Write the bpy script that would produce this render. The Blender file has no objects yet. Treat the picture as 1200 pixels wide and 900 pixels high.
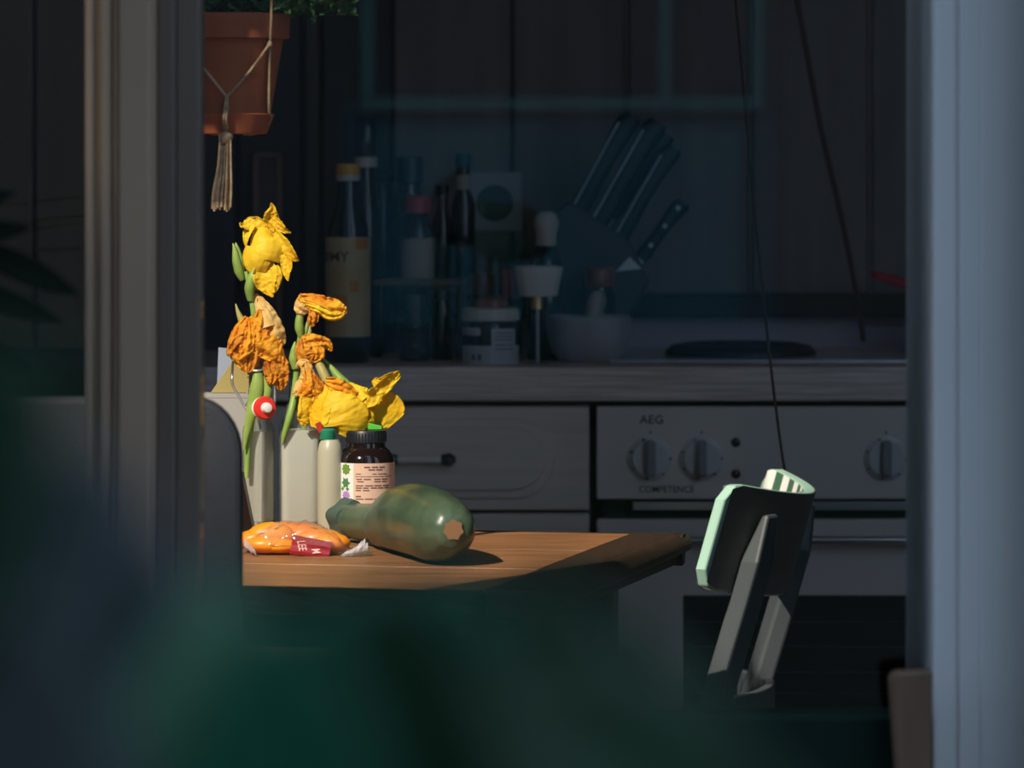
import bpy, bmesh, math, random
from mathutils import Vector, Matrix, noise

# ------------------------------------------------------------------ camera, sky, sun, exposure
S = bpy.context.scene
COL = S.collection
F = 5670.0            # focal length in pixels of the 1200 x 900 frame
HZ = 175.0            # pixel row of the horizon
CH = 1.2              # camera height
cam_d = bpy.data.cameras.new('camera'); cam = bpy.data.objects.new('camera', cam_d); COL.objects.link(cam)
cam.location = (0, 0, CH); cam.rotation_euler = (math.pi / 2, 0, 0)
cam_d.sensor_width = 36; cam_d.lens = F / 1200 * 36; cam_d.shift_y = -(450 - HZ) / 1200
cam_d.dof.use_dof = True; cam_d.dof.focus_distance = 5.6; cam_d.dof.aperture_fstop = 7.5
cam_d.clip_start = 0.02; cam_d.clip_end = 200
S.camera = cam

W = bpy.data.worlds.new('sky'); S.world = W; W.use_nodes = True
bg = W.node_tree.nodes['Background']
bg.inputs[0].default_value = (0.42, 0.56, 0.78, 1); bg.inputs[1].default_value = 1.7

sun_d = bpy.data.lights.new('sun', 'SUN'); sun = bpy.data.objects.new('sun', sun_d); COL.objects.link(sun)
sun_d.energy = 6.3; sun_d.angle = 0.0093; sun_d.color = (1.0, 0.90, 0.74)
SUN = Vector((0.5145, 0.8575, -0.84))
sun.rotation_euler = SUN.to_track_quat('-Z', 'Y').to_euler(); sun.location = (-6, -8, 12)

S.view_settings.view_transform = 'Standard'; S.view_settings.look = 'None'
S.view_settings.exposure = 0.0; S.view_settings.gamma = 1.0; S.view_settings.use_curve_mapping = False
try:
    S.cycles.use_denoising = True
    S.cycles.max_bounces = 10; S.cycles.transparent_max_bounces = 24
    S.cycles.caustics_reflective = False; S.cycles.caustics_refractive = False
    S.cycles.sample_clamp_indirect = 4.0
except Exception:
    pass
random.seed(7)
PI = math.pi

def P(px, py, d):
    "point seen at a pixel, d metres in front of the camera"
    return Vector(((px - 600) / F * d, d, CH - (py - HZ) / F * d))
def G(px, py, z):
    "point of the horizontal plane z seen at a pixel"
    return P(px, py, F * (CH - z) / (py - HZ))

# ------------------------------------------------------------------ materials
MATS = {}
def mat(name, col, rough=0.5, col2=None, scale=8.0, metal=0.0, spec=0.5, bump=0.0, bscale=40.0, stretch=None, trans=0.0, coat=0.0, detail=4.0):
    m = bpy.data.materials.new(name); m.use_nodes = True
    nt = m.node_tree; N = nt.nodes; L = nt.links
    b = N['Principled BSDF']
    b.inputs['Base Color'].default_value = (*col, 1); b.inputs['Roughness'].default_value = rough
    b.inputs['Metallic'].default_value = metal; b.inputs['Specular IOR Level'].default_value = spec
    b.inputs['Coat Weight'].default_value = coat
    tc = N.new('ShaderNodeTexCoord'); mp = N.new('ShaderNodeMapping'); L.new(tc.outputs['Object'], mp.inputs[0])
    if stretch: mp.inputs['Scale'].default_value = stretch
    if name == 'wood_table': mp.inputs['Rotation'].default_value = (0, 0, math.radians(13)); mp.vector_type = 'POINT'
    if col2:
        no = N.new('ShaderNodeTexNoise'); no.inputs['Scale'].default_value = scale; no.inputs['Detail'].default_value = detail
        L.new(mp.outputs[0], no.inputs['Vector'])
        r = N.new('ShaderNodeValToRGB'); r.color_ramp.elements[0].position = 0.36; r.color_ramp.elements[1].position = 0.66
        r.color_ramp.elements[0].color = (*col, 1); r.color_ramp.elements[1].color = (*col2, 1)
        L.new(no.outputs['Fac'], r.inputs[0]); L.new(r.outputs[0], b.inputs['Base Color'])
    if bump:
        n2 = N.new('ShaderNodeTexNoise'); n2.inputs['Scale'].default_value = bscale; n2.inputs['Detail'].default_value = 5
        L.new(mp.outputs[0], n2.inputs['Vector'])
        bp = N.new('ShaderNodeBump'); bp.inputs['Strength'].default_value = bump; bp.inputs['Distance'].default_value = 0.004
        L.new(n2.outputs['Fac'], bp.inputs['Height']); L.new(bp.outputs[0], b.inputs['Normal'])
    if trans:
        t = N.new('ShaderNodeBsdfTranslucent'); mx = N.new('ShaderNodeMixShader'); mx.inputs[0].default_value = trans
        if col2: L.new(r.outputs[0], t.inputs['Color'])
        else: t.inputs['Color'].default_value = (*col, 1)
        o = N['Material Output']
        L.new(b.outputs[0], mx.inputs[1]); L.new(t.outputs[0], mx.inputs[2]); L.new(mx.outputs[0], o.inputs[0])
    MATS[name] = m
    return m
def glass(name, tint=(1, 1, 1), ior=1.5, rough=0.0, haze=0.0, hazecol=(0.8, 0.8, 0.8), bump=0.0, bscale=30.0, edge=None):
    m = bpy.data.materials.new(name); m.use_nodes = True
    nt = m.node_tree; N = nt.nodes; L = nt.links
    N.remove(N['Principled BSDF']); o = N['Material Output']
    t = N.new('ShaderNodeBsdfTransparent'); t.inputs[0].default_value = (*tint, 1)
    g = N.new('ShaderNodeBsdfGlossy'); g.inputs['Roughness'].default_value = rough
    fr = N.new('ShaderNodeFresnel'); fr.inputs[0].default_value = ior
    geo = N.new('ShaderNodeNewGeometry'); mi = N.new('ShaderNodeMix'); mi.data_type = 'FLOAT'    # same reflectance from both sides of a thin sheet
    mi.inputs[2].default_value = ior; mi.inputs[3].default_value = 1 / ior
    L.new(geo.outputs['Backfacing'], mi.inputs[0]); L.new(mi.outputs[0], fr.inputs[0])
    mx = N.new('ShaderNodeMixShader'); L.new(fr.outputs[0], mx.inputs[0]); L.new(t.outputs[0], mx.inputs[1]); L.new(g.outputs[0], mx.inputs[2])
    last = mx
    if edge:      # longer path through the glass wall at grazing angles
        lw_ = N.new('ShaderNodeLayerWeight'); lw_.inputs[0].default_value = 0.25
        mc_ = N.new('ShaderNodeMix'); mc_.data_type = 'RGBA'; mc_.inputs[6].default_value = (*tint, 1); mc_.inputs[7].default_value = (*edge, 1)
        L.new(lw_.outputs['Facing'], mc_.inputs[0]); L.new(mc_.outputs[2], t.inputs[0])
    if haze:
        d = N.new('ShaderNodeBsdfDiffuse'); d.inputs[0].default_value = (*hazecol, 1)
        tr = N.new('ShaderNodeBsdfTranslucent'); tr.inputs[0].default_value = (*hazecol, 1)
        m0 = N.new('ShaderNodeMixShader'); m0.inputs[0].default_value = 0.25; L.new(d.outputs[0], m0.inputs[1]); L.new(tr.outputs[0], m0.inputs[2])
        m2 = N.new('ShaderNodeMixShader'); m2.inputs[0].default_value = haze
        L.new(mx.outputs[0], m2.inputs[1]); L.new(m0.outputs[0], m2.inputs[2]); last = m2
    if bump:
        tc = N.new('ShaderNodeTexCoord'); no = N.new('ShaderNodeTexNoise'); no.inputs['Scale'].default_value = bscale
        L.new(tc.outputs['Object'], no.inputs['Vector'])
        bp = N.new('ShaderNodeBump'); bp.inputs['Strength'].default_value = bump; bp.inputs['Distance'].default_value = 0.01
        L.new(no.outputs['Fac'], bp.inputs['Height']); L.new(bp.outputs[0], g.inputs['Normal']); L.new(bp.outputs[0], fr.inputs['Normal'])
    L.new(last.outputs[0], o.inputs[0]); MATS[name] = m
    return m

# ------------------------------------------------------------------ mesh helpers
def tag(o, label=None, cat=None, group=None, kind=None):
    if label: o['label'] = label
    if cat: o['category'] = cat
    if group: o['group'] = group
    if kind: o['kind'] = kind
    return o
def empty(name, loc, label=None, cat=None, group=None, kind=None):
    o = bpy.data.objects.new(name, None); COL.objects.link(o); o.location = loc; o.empty_display_size = 0.05
    return tag(o, label, cat, group, kind)

class MB:
    def __init__(s): s.v = []; s.f = []; s.m = []
    def add(s, vs, fs, mi=0):
        o = len(s.v); s.v += [tuple(p) for p in vs]; s.f += [tuple(i + o for i in f) for f in fs]; s.m += [mi] * len(fs); return s
    def box(s, x0, x1, y0, y1, z0, z1, mi=0):
        vs = [(x, y, z) for z in (z0, z1) for y in (y0, y1) for x in (x0, x1)]
        return s.add(vs, [(0, 2, 3, 1), (4, 5, 7, 6), (0, 1, 5, 4), (2, 6, 7, 3), (0, 4, 6, 2), (1, 3, 7, 5)], mi)
    def prism(s, pts, off, mi=0):
        "closed polygon of 3-D points extruded by a vector"
        n = len(pts); off = Vector(off); a = [Vector(p) for p in pts]; b = [p + off for p in a]
        return s.add(a + b, [tuple(range(n))[::-1], tuple(range(n, 2 * n))] + [(i, (i + 1) % n, n + (i + 1) % n, n + i) for i in range(n)], mi)
    def rings(s, rings, closed=True, cap0=True, cap1=True, mi=0):
        n = len(rings[0]); vs = [p for r in rings for p in r]; fs = []
        for i in range(len(rings) - 1):
            for j in range(n if closed else n - 1):
                k = (j + 1) % n; fs.append((i * n + j, i * n + k, (i + 1) * n + k, (i + 1) * n + j))
        if cap0: fs.append(tuple(range(n))[::-1])
        if cap1: fs.append(tuple(range((len(rings) - 1) * n, len(rings) * n)))
        return s.add(vs, fs, mi)
    def lathe(s, c, prof, seg=32, sq=None, rot=0.0, cap=True, mi=0):
        "profile of (radius, z) about the vertical through c; sq = super-ellipse exponent (one or per ring)"
        R = []
        for i, (r, z) in enumerate(prof):
            e = sq[i] if isinstance(sq, (list, tuple)) else sq
            ring = []
            for j in range(seg):
                a = 2 * PI * j / seg; ca, sa = math.cos(a), math.sin(a)
                k = 1.0 if not e else (abs(ca) ** e + abs(sa) ** e) ** (-1 / e)
                x, y = r * k * ca, r * k * sa
                ring.append((c[0] + x * math.cos(rot) - y * math.sin(rot), c[1] + x * math.sin(rot) + y * math.cos(rot), z))
            R.append(ring)
        return s.rings(R, cap0=cap, cap1=cap, mi=mi)
    def tube(s, pts, rad, seg=8, sub=4, flat=1.0, mi=0):
        "round bar along a smooth path; rad is one value or one per point"
        pts = [Vector(p) for p in pts]; rr = rad if isinstance(rad, (list, tuple)) else [rad] * len(pts)
        cp, cr = [], []
        for i in range(len(pts) - 1):
            p0 = pts[max(i - 1, 0)]; p1 = pts[i]; p2 = pts[i + 1]; p3 = pts[min(i + 2, len(pts) - 1)]
            for k in range(sub):
                t = k / sub
                cp.append(0.5 * ((2 * p1) + (p2 - p0) * t + (2 * p0 - 5 * p1 + 4 * p2 - p3) * t * t + (3 * p1 - p0 - 3 * p2 + p3) * t ** 3))
                cr.append(rr[i] + (rr[i + 1] - rr[i]) * t)
        cp.append(pts[-1]); cr.append(rr[-1])
        R = []; up = None
        for i, p in enumerate(cp):
            tg = (cp[min(i + 1, len(cp) - 1)] - cp[max(i - 1, 0)]).normalized()
            if up is None:
                up = Vector((0, 1, 0)) if abs(tg.y) < 0.9 else Vector((0, 0, 1))
            up = (up - tg * up.dot(tg)).normalized(); sd = tg.cross(up)
            R.append([p + sd * math.cos(2 * PI * j / seg) * cr[i] + up * math.sin(2 * PI * j / seg) * cr[i] * flat for j in range(seg)])
        return s.rings(R, mi=mi)
    def build(s, name, m, parent=None, smooth=None, bevel=0.0, bseg=2, solid=0.0):
        me = bpy.data.meshes.new(name); me.from_pydata(s.v, [], s.f)
        for q in (m if isinstance(m, (list, tuple)) else [m]): me.materials.append(q)
        me.polygons.foreach_set('material_index', s.m)
        me.update()
        bm = bmesh.new(); bm.from_mesh(me); bmesh.ops.recalc_face_normals(bm, faces=bm.faces); bm.to_mesh(me); bm.free()
        if smooth:
            me.polygons.foreach_set('use_smooth', [True] * len(me.polygons))
            try: me.set_sharp_from_angle(angle=math.radians(smooth))
            except Exception: pass
        o = bpy.data.objects.new(name, me); COL.objects.link(o)
        if parent:
            o.parent = parent
            l = Vector(parent.location)
            q = parent.parent
            while q: l = l + Vector(q.location); q = q.parent
            # every parent is only translated: put the vertices in its frame
            me.transform(Matrix.Translation(-l))
        if bevel:
            b = o.modifiers.new('bevel', 'BEVEL'); b.width = bevel; b.segments = bseg; b.limit_method = 'ANGLE'; b.angle_limit = math.radians(40)
        if solid:
            b = o.modifiers.new('solidify', 'SOLIDIFY'); b.thickness = solid; b.offset = 0
        return o
def sub(o):
    "use a mesh part as parent: nothing to move, its vertices are in its thing's frame"
    return o
def copy_part(o, parent, loc=None, rot=None, scale=None):
    c = o.copy(); COL.objects.link(c); c.parent = parent
    if loc is not None: c.location = loc
    if rot is not None: c.rotation_euler = rot
    if scale is not None: c.scale = scale
    return c
def cbox(px0, px1, py0, py1, d0, d1, **k):
    "box whose front face, at depth d0, fills a pixel rectangle"
    a = P(px0, py0, d0); b = P(px1, py1, d0)
    return MB().box(a.x, b.x, d0, d1, b.z, a.z)
def lath(px, d, prof, **k):
    "lathe from pixel (radius, row) pairs at depth d"
    c = P(px, 0, d); return MB().lathe(c, [(r / F * d, P(0, y, d).z) for r, y in prof], **k)
def text(txt, size, loc_fn, m, name, parent, extrude=0.0):
    cu = bpy.data.curves.new(name, 'FONT'); cu.body = txt; cu.size = size; cu.align_x = 'CENTER'; cu.align_y = 'CENTER'; cu.resolution_u = 3; cu.offset = 0.008 * size
    t = bpy.data.objects.new('t', cu); COL.objects.link(t)
    bpy.context.view_layer.update()
    me = bpy.data.meshes.new_from_object(t.evaluated_get(bpy.context.evaluated_depsgraph_get()))
    bpy.data.objects.remove(t)
    mb = MB(); mb.v = [tuple(loc_fn(v.co.x, v.co.y)) for v in me.vertices]; mb.f = [tuple(p.vertices) for p in me.polygons]; mb.m = [0] * len(mb.f)
    bpy.data.meshes.remove(me)
    return mb.build(name, m, parent)

# ------------------------------------------------------------------ palette
mat('plaster', (0.66, 0.64, 0.62), 0.9, (0.60, 0.58, 0.57), 3)
mat('plaster_out', (0.32, 0.30, 0.27), 0.95, (0.25, 0.24, 0.22), 5, bump=0.4, bscale=60)
mat('ceil', (0.80, 0.79, 0.78), 0.9)
mat('floor', (0.10, 0.065, 0.04), 0.5, (0.06, 0.04, 0.025), 6, stretch=(1, 8, 1))
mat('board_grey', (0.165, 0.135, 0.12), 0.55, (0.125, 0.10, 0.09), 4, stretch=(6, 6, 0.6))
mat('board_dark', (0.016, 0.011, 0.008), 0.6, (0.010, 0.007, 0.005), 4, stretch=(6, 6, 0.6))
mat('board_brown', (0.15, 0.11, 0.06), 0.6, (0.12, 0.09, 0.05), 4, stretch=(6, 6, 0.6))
mat('rail_dark', (0.016, 0.011, 0.007), 0.7)
mat('upstand', (0.40, 0.38, 0.44), 0.45)
mat('frame_taupe', (0.26, 0.175, 0.11), 0.5, (0.225, 0.15, 0.095), 3)
mat('frame_taupe_dark', (0.10, 0.07, 0.05), 0.55)
mat('frame_white', (0.60, 0.61, 0.60), 0.45, (0.55, 0.56, 0.555), 2)
mat('rail_green', (0.006, 0.018, 0.014), 0.7, spec=0.1)
mat('worktop', (0.88, 0.75, 0.69), 0.45, (0.56, 0.47, 0.43), 5, stretch=(1.5, 1.5, 40), detail=6)
mat('cab_cream', (0.80, 0.68, 0.60), 0.4, (0.70, 0.60, 0.53), 4, stretch=(1, 1, 14))
mat('cab_in', (0.12, 0.10, 0.09), 0.7)
mat('white_enamel', (0.80, 0.72, 0.68), 0.25, coat=0.3)
mat('enamel_knob', (0.66, 0.65, 0.66), 0.3)
mat('enamel_knob2', (0.30, 0.30, 0.33), 0.35)
mat('oven_black', (0.004, 0.004, 0.006), 0.08, spec=0.35)
mat('black_gap', (0.004, 0.004, 0.005), 0.7)
mat('print_grey', (0.015, 0.015, 0.02), 0.6)
mat('steel', (0.55, 0.55, 0.58), 0.28, metal=1.0)
mat('steel_dark', (0.10, 0.10, 0.11), 0.35, metal=0.8)
mat('brass', (0.65, 0.45, 0.18), 0.3, metal=1.0)
mat('lamp_blue', (0.03, 0.035, 0.06), 0.25)
mat('lamp_red', (0.12, 0.015, 0.03), 0.25)
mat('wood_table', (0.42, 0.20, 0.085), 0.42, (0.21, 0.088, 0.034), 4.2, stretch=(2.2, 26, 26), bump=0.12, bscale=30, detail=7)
mat('wood_table_edge', (0.055, 0.030, 0.015), 0.5, (0.035, 0.019, 0.010), 5, stretch=(16, 3, 16))  # edge wood darkened in colour in place of shade
mat('wood_dark', (0.035, 0.022, 0.015), 0.55, (0.022, 0.014, 0.010), 5, stretch=(8, 8, 1))
mat('wood_shelf', (0.14, 0.085, 0.05), 0.5)
mat('reflection_brown', (0.12, 0.072, 0.042), 0.6, (0.095, 0.055, 0.03), 6, stretch=(8, 8, 1))  # colour of the patch that stands in for a reflection
mat('mint', (0.42, 0.66, 0.55), 0.35, (0.38, 0.60, 0.50), 4)
mat('stripe_white', (0.85, 0.85, 0.82), 0.6)
mat('stripe_green', (0.06, 0.14, 0.09), 0.6)
mat('chair_shade', (0.072, 0.084, 0.092), 0.4, (0.060, 0.070, 0.078), 5); mat('chair_back', (0.15, 0.115, 0.095), 0.5, (0.11, 0.085, 0.07), 4, stretch=(1, 1, 8))  # uprights coloured dark in place of the shade falling on them
mat('chair_navy', (0.026, 0.027, 0.036), 0.8, (0.020, 0.021, 0.029), 18, bump=0.3, bscale=300)
mat('terracotta', (0.42, 0.105, 0.032), 0.75, (0.33, 0.08, 0.025), 5, bump=0.15, bscale=40, stretch=(1, 1, 6))
mat('jute', (0.50, 0.35, 0.20), 0.9, (0.36, 0.24, 0.13), 90, bump=0.5, bscale=200)
mat('soil', (0.03, 0.02, 0.012), 0.95)
mat('leaf_parsley', (0.038, 0.11, 0.02), 0.5, (0.02, 0.065, 0.014), 30, trans=0.25)
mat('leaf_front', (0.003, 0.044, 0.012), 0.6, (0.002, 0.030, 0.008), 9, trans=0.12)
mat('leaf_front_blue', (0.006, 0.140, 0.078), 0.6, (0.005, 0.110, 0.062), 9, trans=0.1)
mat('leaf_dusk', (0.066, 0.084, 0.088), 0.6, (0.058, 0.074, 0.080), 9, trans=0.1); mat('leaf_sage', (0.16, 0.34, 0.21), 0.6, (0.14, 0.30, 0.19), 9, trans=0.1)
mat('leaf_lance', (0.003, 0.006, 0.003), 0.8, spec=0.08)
mat('stem_front', (0.03, 0.06, 0.025), 0.6)
mat('petal', (0.93, 0.68, 0.035), 0.5, (0.88, 0.54, 0.018), 26, bump=0.4, bscale=120, trans=0.30, spec=0.25)
mat('petal_wilt', (0.95, 0.52, 0.035), 0.55, (0.82, 0.29, 0.012), 45, bump=0.8, bscale=150, trans=0.28, spec=0.25)
mat('petal_brown', (0.80, 0.36, 0.03), 0.6, (0.56, 0.16, 0.012), 55, bump=0.8, bscale=150, trans=0.25, spec=0.25)
mat('petal_pale', (0.84, 0.60, 0.26), 0.5, (0.78, 0.46, 0.10), 40, bump=0.4, bscale=140, trans=0.25, spec=0.25)
mat('stem_green', (0.30, 0.46, 0.10), 0.42, (0.20, 0.36, 0.07), 30, trans=0.12)
mat('bud_green', (0.34, 0.47, 0.10), 0.45, (0.21, 0.35, 0.06), 40, trans=0.2)
mat('sheath', (0.52, 0.50, 0.20), 0.5, (0.42, 0.36, 0.10), 40, trans=0.2)
mat('ceramic', (0.82, 0.78, 0.72), 0.2)
mat('rubber_red', (0.72, 0.03, 0.02), 0.4)
mat('wire', (0.80, 0.80, 0.82), 0.38, metal=1.0)
mat('jar_amber', (0.012, 0.006, 0.006), 0.08, spec=0.6, coat=0.4)
mat('lid_black', (0.012, 0.012, 0.015), 0.4)
mat('label_peach', (0.70, 0.47, 0.35), 0.6, (0.66, 0.44, 0.33), 8)
mat('label_white', (0.72, 0.74, 0.70), 0.5)
mat('label_print', (0.16, 0.07, 0.06), 0.7)
mat('print_leaf', (0.14, 0.26, 0.03), 0.6); mat('print_leaf2', (0.06, 0.20, 0.06), 0.6); mat('print_purple', (0.42, 0.20, 0.58), 0.6)
mat('clip_green', (0.10, 0.50, 0.06), 0.35); mat('cap_green', (0.012, 0.20, 0.11), 0.4); mat('clip_red', (0.42, 0.03, 0.02), 0.4)
mat('bottle_cream', (0.52, 0.50, 0.38), 0.35, trans=0.2)
mat('squash', (0.036, 0.066, 0.040), 0.36, (0.085, 0.125, 0.072), 16, bump=0.06, bscale=25, stretch=(1, 1, 1), coat=0.15)
mat('squash_stem', (0.075, 0.12, 0.10), 0.55, (0.05, 0.085, 0.07), 14, bump=0.3, bscale=60)
mat('squash_scar', (0.24, 0.125, 0.055), 0.8)
mat('squash_rib', (0.22, 0.30, 0.10), 0.4)
mat('carrot', (0.88, 0.20, 0.008), 0.4, (0.95, 0.36, 0.015), 22, bump=0.3, bscale=60)
mat('pack_red', (0.30, 0.006, 0.016), 0.45); mat('pack_text', (0.85, 0.45, 0.42), 0.5)
mat('carton', (0.36, 0.355, 0.34), 0.6); mat('paper_yellow', (0.38, 0.31, 0.11), 0.7, (0.34, 0.26, 0.09), 9); mat('card_blue', (0.30, 0.36, 0.48), 0.6)
mat('black_plastic', (0.018, 0.017, 0.018), 0.45)
mat('knife_black', (0.012, 0.014, 0.018), 0.4); mat('block_dark', (0.040, 0.040, 0.042), 0.5)
mat('mortar', (0.42, 0.39, 0.42), 0.55, (0.36, 0.34, 0.37), 20)
mat('pestle', (0.38, 0.33, 0.30), 0.55)
mat('cup_white', (0.68, 0.66, 0.62), 0.35)
mat('bottle_dark', (0.010, 0.010, 0.010), 0.15, spec=0.6); mat('bottle_teal', (0.012, 0.03, 0.035), 0.15, spec=0.6)
mat('bottle_green', (0.010, 0.022, 0.014), 0.12, spec=0.7, bump=1.0, bscale=90)
mat('sauce_brown', (0.03, 0.012, 0.008), 0.2)
mat('cap_yellow', (0.62, 0.33, 0.03), 0.4); mat('cap_white', (0.55, 0.52, 0.46), 0.45); mat('cap_red', (0.42, 0.035, 0.05), 0.4); mat('cap_teal', (0.02, 0.055, 0.06), 0.4)
mat('label_cream', (0.46, 0.33, 0.14), 0.6, (0.52, 0.42, 0.24), 12); mat('label_oat', (0.40, 0.37, 0.27), 0.6, (0.36, 0.33, 0.24), 30); mat('label_text', (0.05, 0.03, 0.02), 0.7)
mat('label_orange', (0.50, 0.20, 0.03), 0.6)
mat('salt', (0.50, 0.50, 0.53), 0.6); mat('label_blue', (0.10, 0.14, 0.22), 0.5)
mat('lid_copper', (0.25, 0.08, 0.05), 0.35)
mat('socket', (0.30, 0.31, 0.32), 0.4); mat('socket_in', (0.02, 0.022, 0.025), 0.5)
mat('pan_red', (0.42, 0.025, 0.045), 0.3)
mat('hotplate', (0.012, 0.013, 0.018), 0.45)
mat('cord', (0.06, 0.04, 0.027), 0.9)
mat('picture', (0.05, 0.03, 0.02), 0.6)
mat('facade', (0.10, 0.115, 0.115), 0.9, (0.08, 0.095, 0.095), 0.8); mat('facade_teal', (0.09, 0.30, 0.34), 0.9, (0.06, 0.21, 0.26), 1.6); mat('facade_mid', (0.07, 0.16, 0.18), 0.9); mat('facade_frame', (0.12, 0.34, 0.30), 0.6); mat('facade_glass', (0.05, 0.06, 0.07), 0.3)
mat('ground', (0.05, 0.055, 0.04), 0.95, (0.03, 0.045, 0.02), 4)
mat('hedge', (0.012, 0.045, 0.016), 0.7, (0.02, 0.07, 0.02), 12)
mat('roof', (0.16, 0.06, 0.04), 0.8)
mat('pot_grey', (0.10, 0.10, 0.10), 0.7)
glass('pane'); glass('bottle_glass', (0.96, 0.98, 0.96), 1.5, 0.06, haze=0.07, hazecol=(0.9, 0.9, 0.88), edge=(0.35, 0.38, 0.36)); glass('water', (0.93, 0.92, 0.88), 1.12, haze=0.82, hazecol=(1.0, 0.94, 0.88))
glass('water_clear', (0.93, 0.92, 0.88), 1.12, haze=0.46, hazecol=(0.90, 0.84, 0.78)); glass('wrap_end', (0.98, 0.98, 0.98), 1.6, 0.15, haze=0.45, hazecol=(0.9, 0.9, 0.95)); glass('clear_jar', (0.82, 0.86, 0.9), 1.4); glass('wrap', (0.98, 0.98, 0.98), 1.6, 0.16, haze=0.07, hazecol=(0.9, 0.9, 0.95), bump=1.0, bscale=45)
glass('sheer', (0.9, 0.93, 0.97), 1.02, haze=0.80, hazecol=(0.93, 0.96, 0.98))  # pale haze for the strip that imitates a reflection
M = MATS

# ------------------------------------------------------------------ the room
XL, XR, Y0, YB, ZC = -2.4, 2.0, 4.40, 7.27, 3.0      # side walls, window plane, back wall, ceiling
def structure(name, mb, m, label, cat, bevel=0.0):
    return tag(mb.build(name, m, bevel=bevel), label, cat, kind='structure')
structure('floor', MB().box(XL, XR, 4.3, YB, -0.1, 0), M['floor'], 'dark brown kitchen floor under the table', 'floor')
structure('ceiling', MB().box(XL, XR, 4.3, YB, ZC, ZC + 0.1), M['ceil'], 'white kitchen ceiling above the worktop', 'ceiling')
structure('wall_left', MB().box(XL - 0.1, XL, 4.3, YB, 0, ZC), M['plaster'], 'plain plastered left wall of the kitchen', 'wall')
structure('wall_right', MB().box(XR, XR + 0.1, 4.3, YB, 0, ZC), M['plaster'], 'plain plastered right wall of the kitchen', 'wall')
wb = structure('wall_back', MB().box(XL, XR, YB, YB + 0.12, 0, ZC), M['cab_in'], 'dim kitchen wall clad with wide upright boards behind the worktop', 'wall')
# upright boards, each its own piece; joints where the photograph shows them
edges = [-120, 40, 120, 200, 278, 355, 376, 460, 600, 735, 880, 1020, 1160, 1300, 1440]
zb = P(0, 345, YB - 0.03).z
for i in range(len(edges) - 1):
    a = P(edges[i] + 1.6, 0, YB - 0.03).x; b = P(edges[i + 1] - 1.6, 0, YB - 0.03).x
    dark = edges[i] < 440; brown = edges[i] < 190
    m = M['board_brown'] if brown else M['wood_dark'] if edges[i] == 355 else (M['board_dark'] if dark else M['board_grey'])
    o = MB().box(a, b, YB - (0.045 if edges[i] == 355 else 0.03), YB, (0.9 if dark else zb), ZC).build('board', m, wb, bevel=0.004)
    if edges[i] in (600, 735, 880):      # flat bead down each joint
        MB().tube([(b, YB - 0.032, zb), (b, YB - 0.032, ZC - 0.01)], 0.0035, 6, 1).build('bead', m, wb)
MB().box(P(455, 0, YB).x, XR, YB - 0.05, YB, P(0, 372, YB - 0.05).z, zb).build('rail', M['rail_dark'], wb, bevel=0.004)
MB().box(P(455, 0, YB).x, XR, YB - 0.012, YB, 0.9, P(0, 372, YB - 0.05).z).build('upstand', M['upstand'], wb)
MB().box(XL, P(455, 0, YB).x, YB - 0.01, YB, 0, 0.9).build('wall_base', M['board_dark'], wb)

# the front wall with two window openings, plus an added third
ML, MR = -0.386, -0.283                    # post between the windows
WL, WR, WB, WT = -1.42, 0.470, 0.686, 2.70
wf = MB()
wf.box(XL, WL, 4.3, 4.55, 0, ZC); wf.box(WR, 0.80, 4.3, 4.55, 0, ZC); wf.box(1.80, XR, 4.3, 4.55, 0, ZC); wf.box(0.80, 1.80, 4.3, 4.55, 2.6, ZC); wf.box(0.80, 1.80, 4.3, 4.55, 0, 0.9); wf.box(WL, WR, 4.3, 4.55, WT, ZC); wf.box(WL, WR, 4.3, 4.55, 0, WB - 0.10)
structure('wall_front', wf, M['plaster_out'], 'rendered outer house wall around the two kitchen windows', 'wall')
# post (mouldings of the post are pieces of it)
tr = empty('trim_1', (-0.335, 4.40, WB), 'brown-grey moulded window post with upright grooves', 'window post', kind='structure')
def X(px): return (px - 600) / F * Y0
MB().box(X(103), X(184), 4.385, 4.47, WB - 0.05, WT).build('post', M['frame_taupe'], tr, bevel=0.003)
MB().box(X(102), X(112), 4.378, 4.40, WB, WT).build('bead', M['frame_taupe'], tr, bevel=0.003)
MB().box(X(120), X(133), 4.376, 4.40, WB, WT).build('moulding', M['frame_taupe'], tr, bevel=0.004)
MB().box(X(142), X(181), 4.370, 4.40, WB, WT).build('moulding', M['frame_taupe'], tr, bevel=0.004)
MB().tube([(X(138), 4.381, WB), (X(138), 4.381, WT)], 0.003, 8, 1).build('bead', M['frame_taupe'], tr, smooth=60)
MB().box(X(184), X(206), 4.392, 4.46, WB, WT).build('rebate', M['frame_taupe_dark'], tr, bevel=0.002)
MB().box(X(206), X(235), 4.397, 4.455, WB, WT).build('sash_edge', M['frame_taupe_dark'], tr, bevel=0.002)
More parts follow.
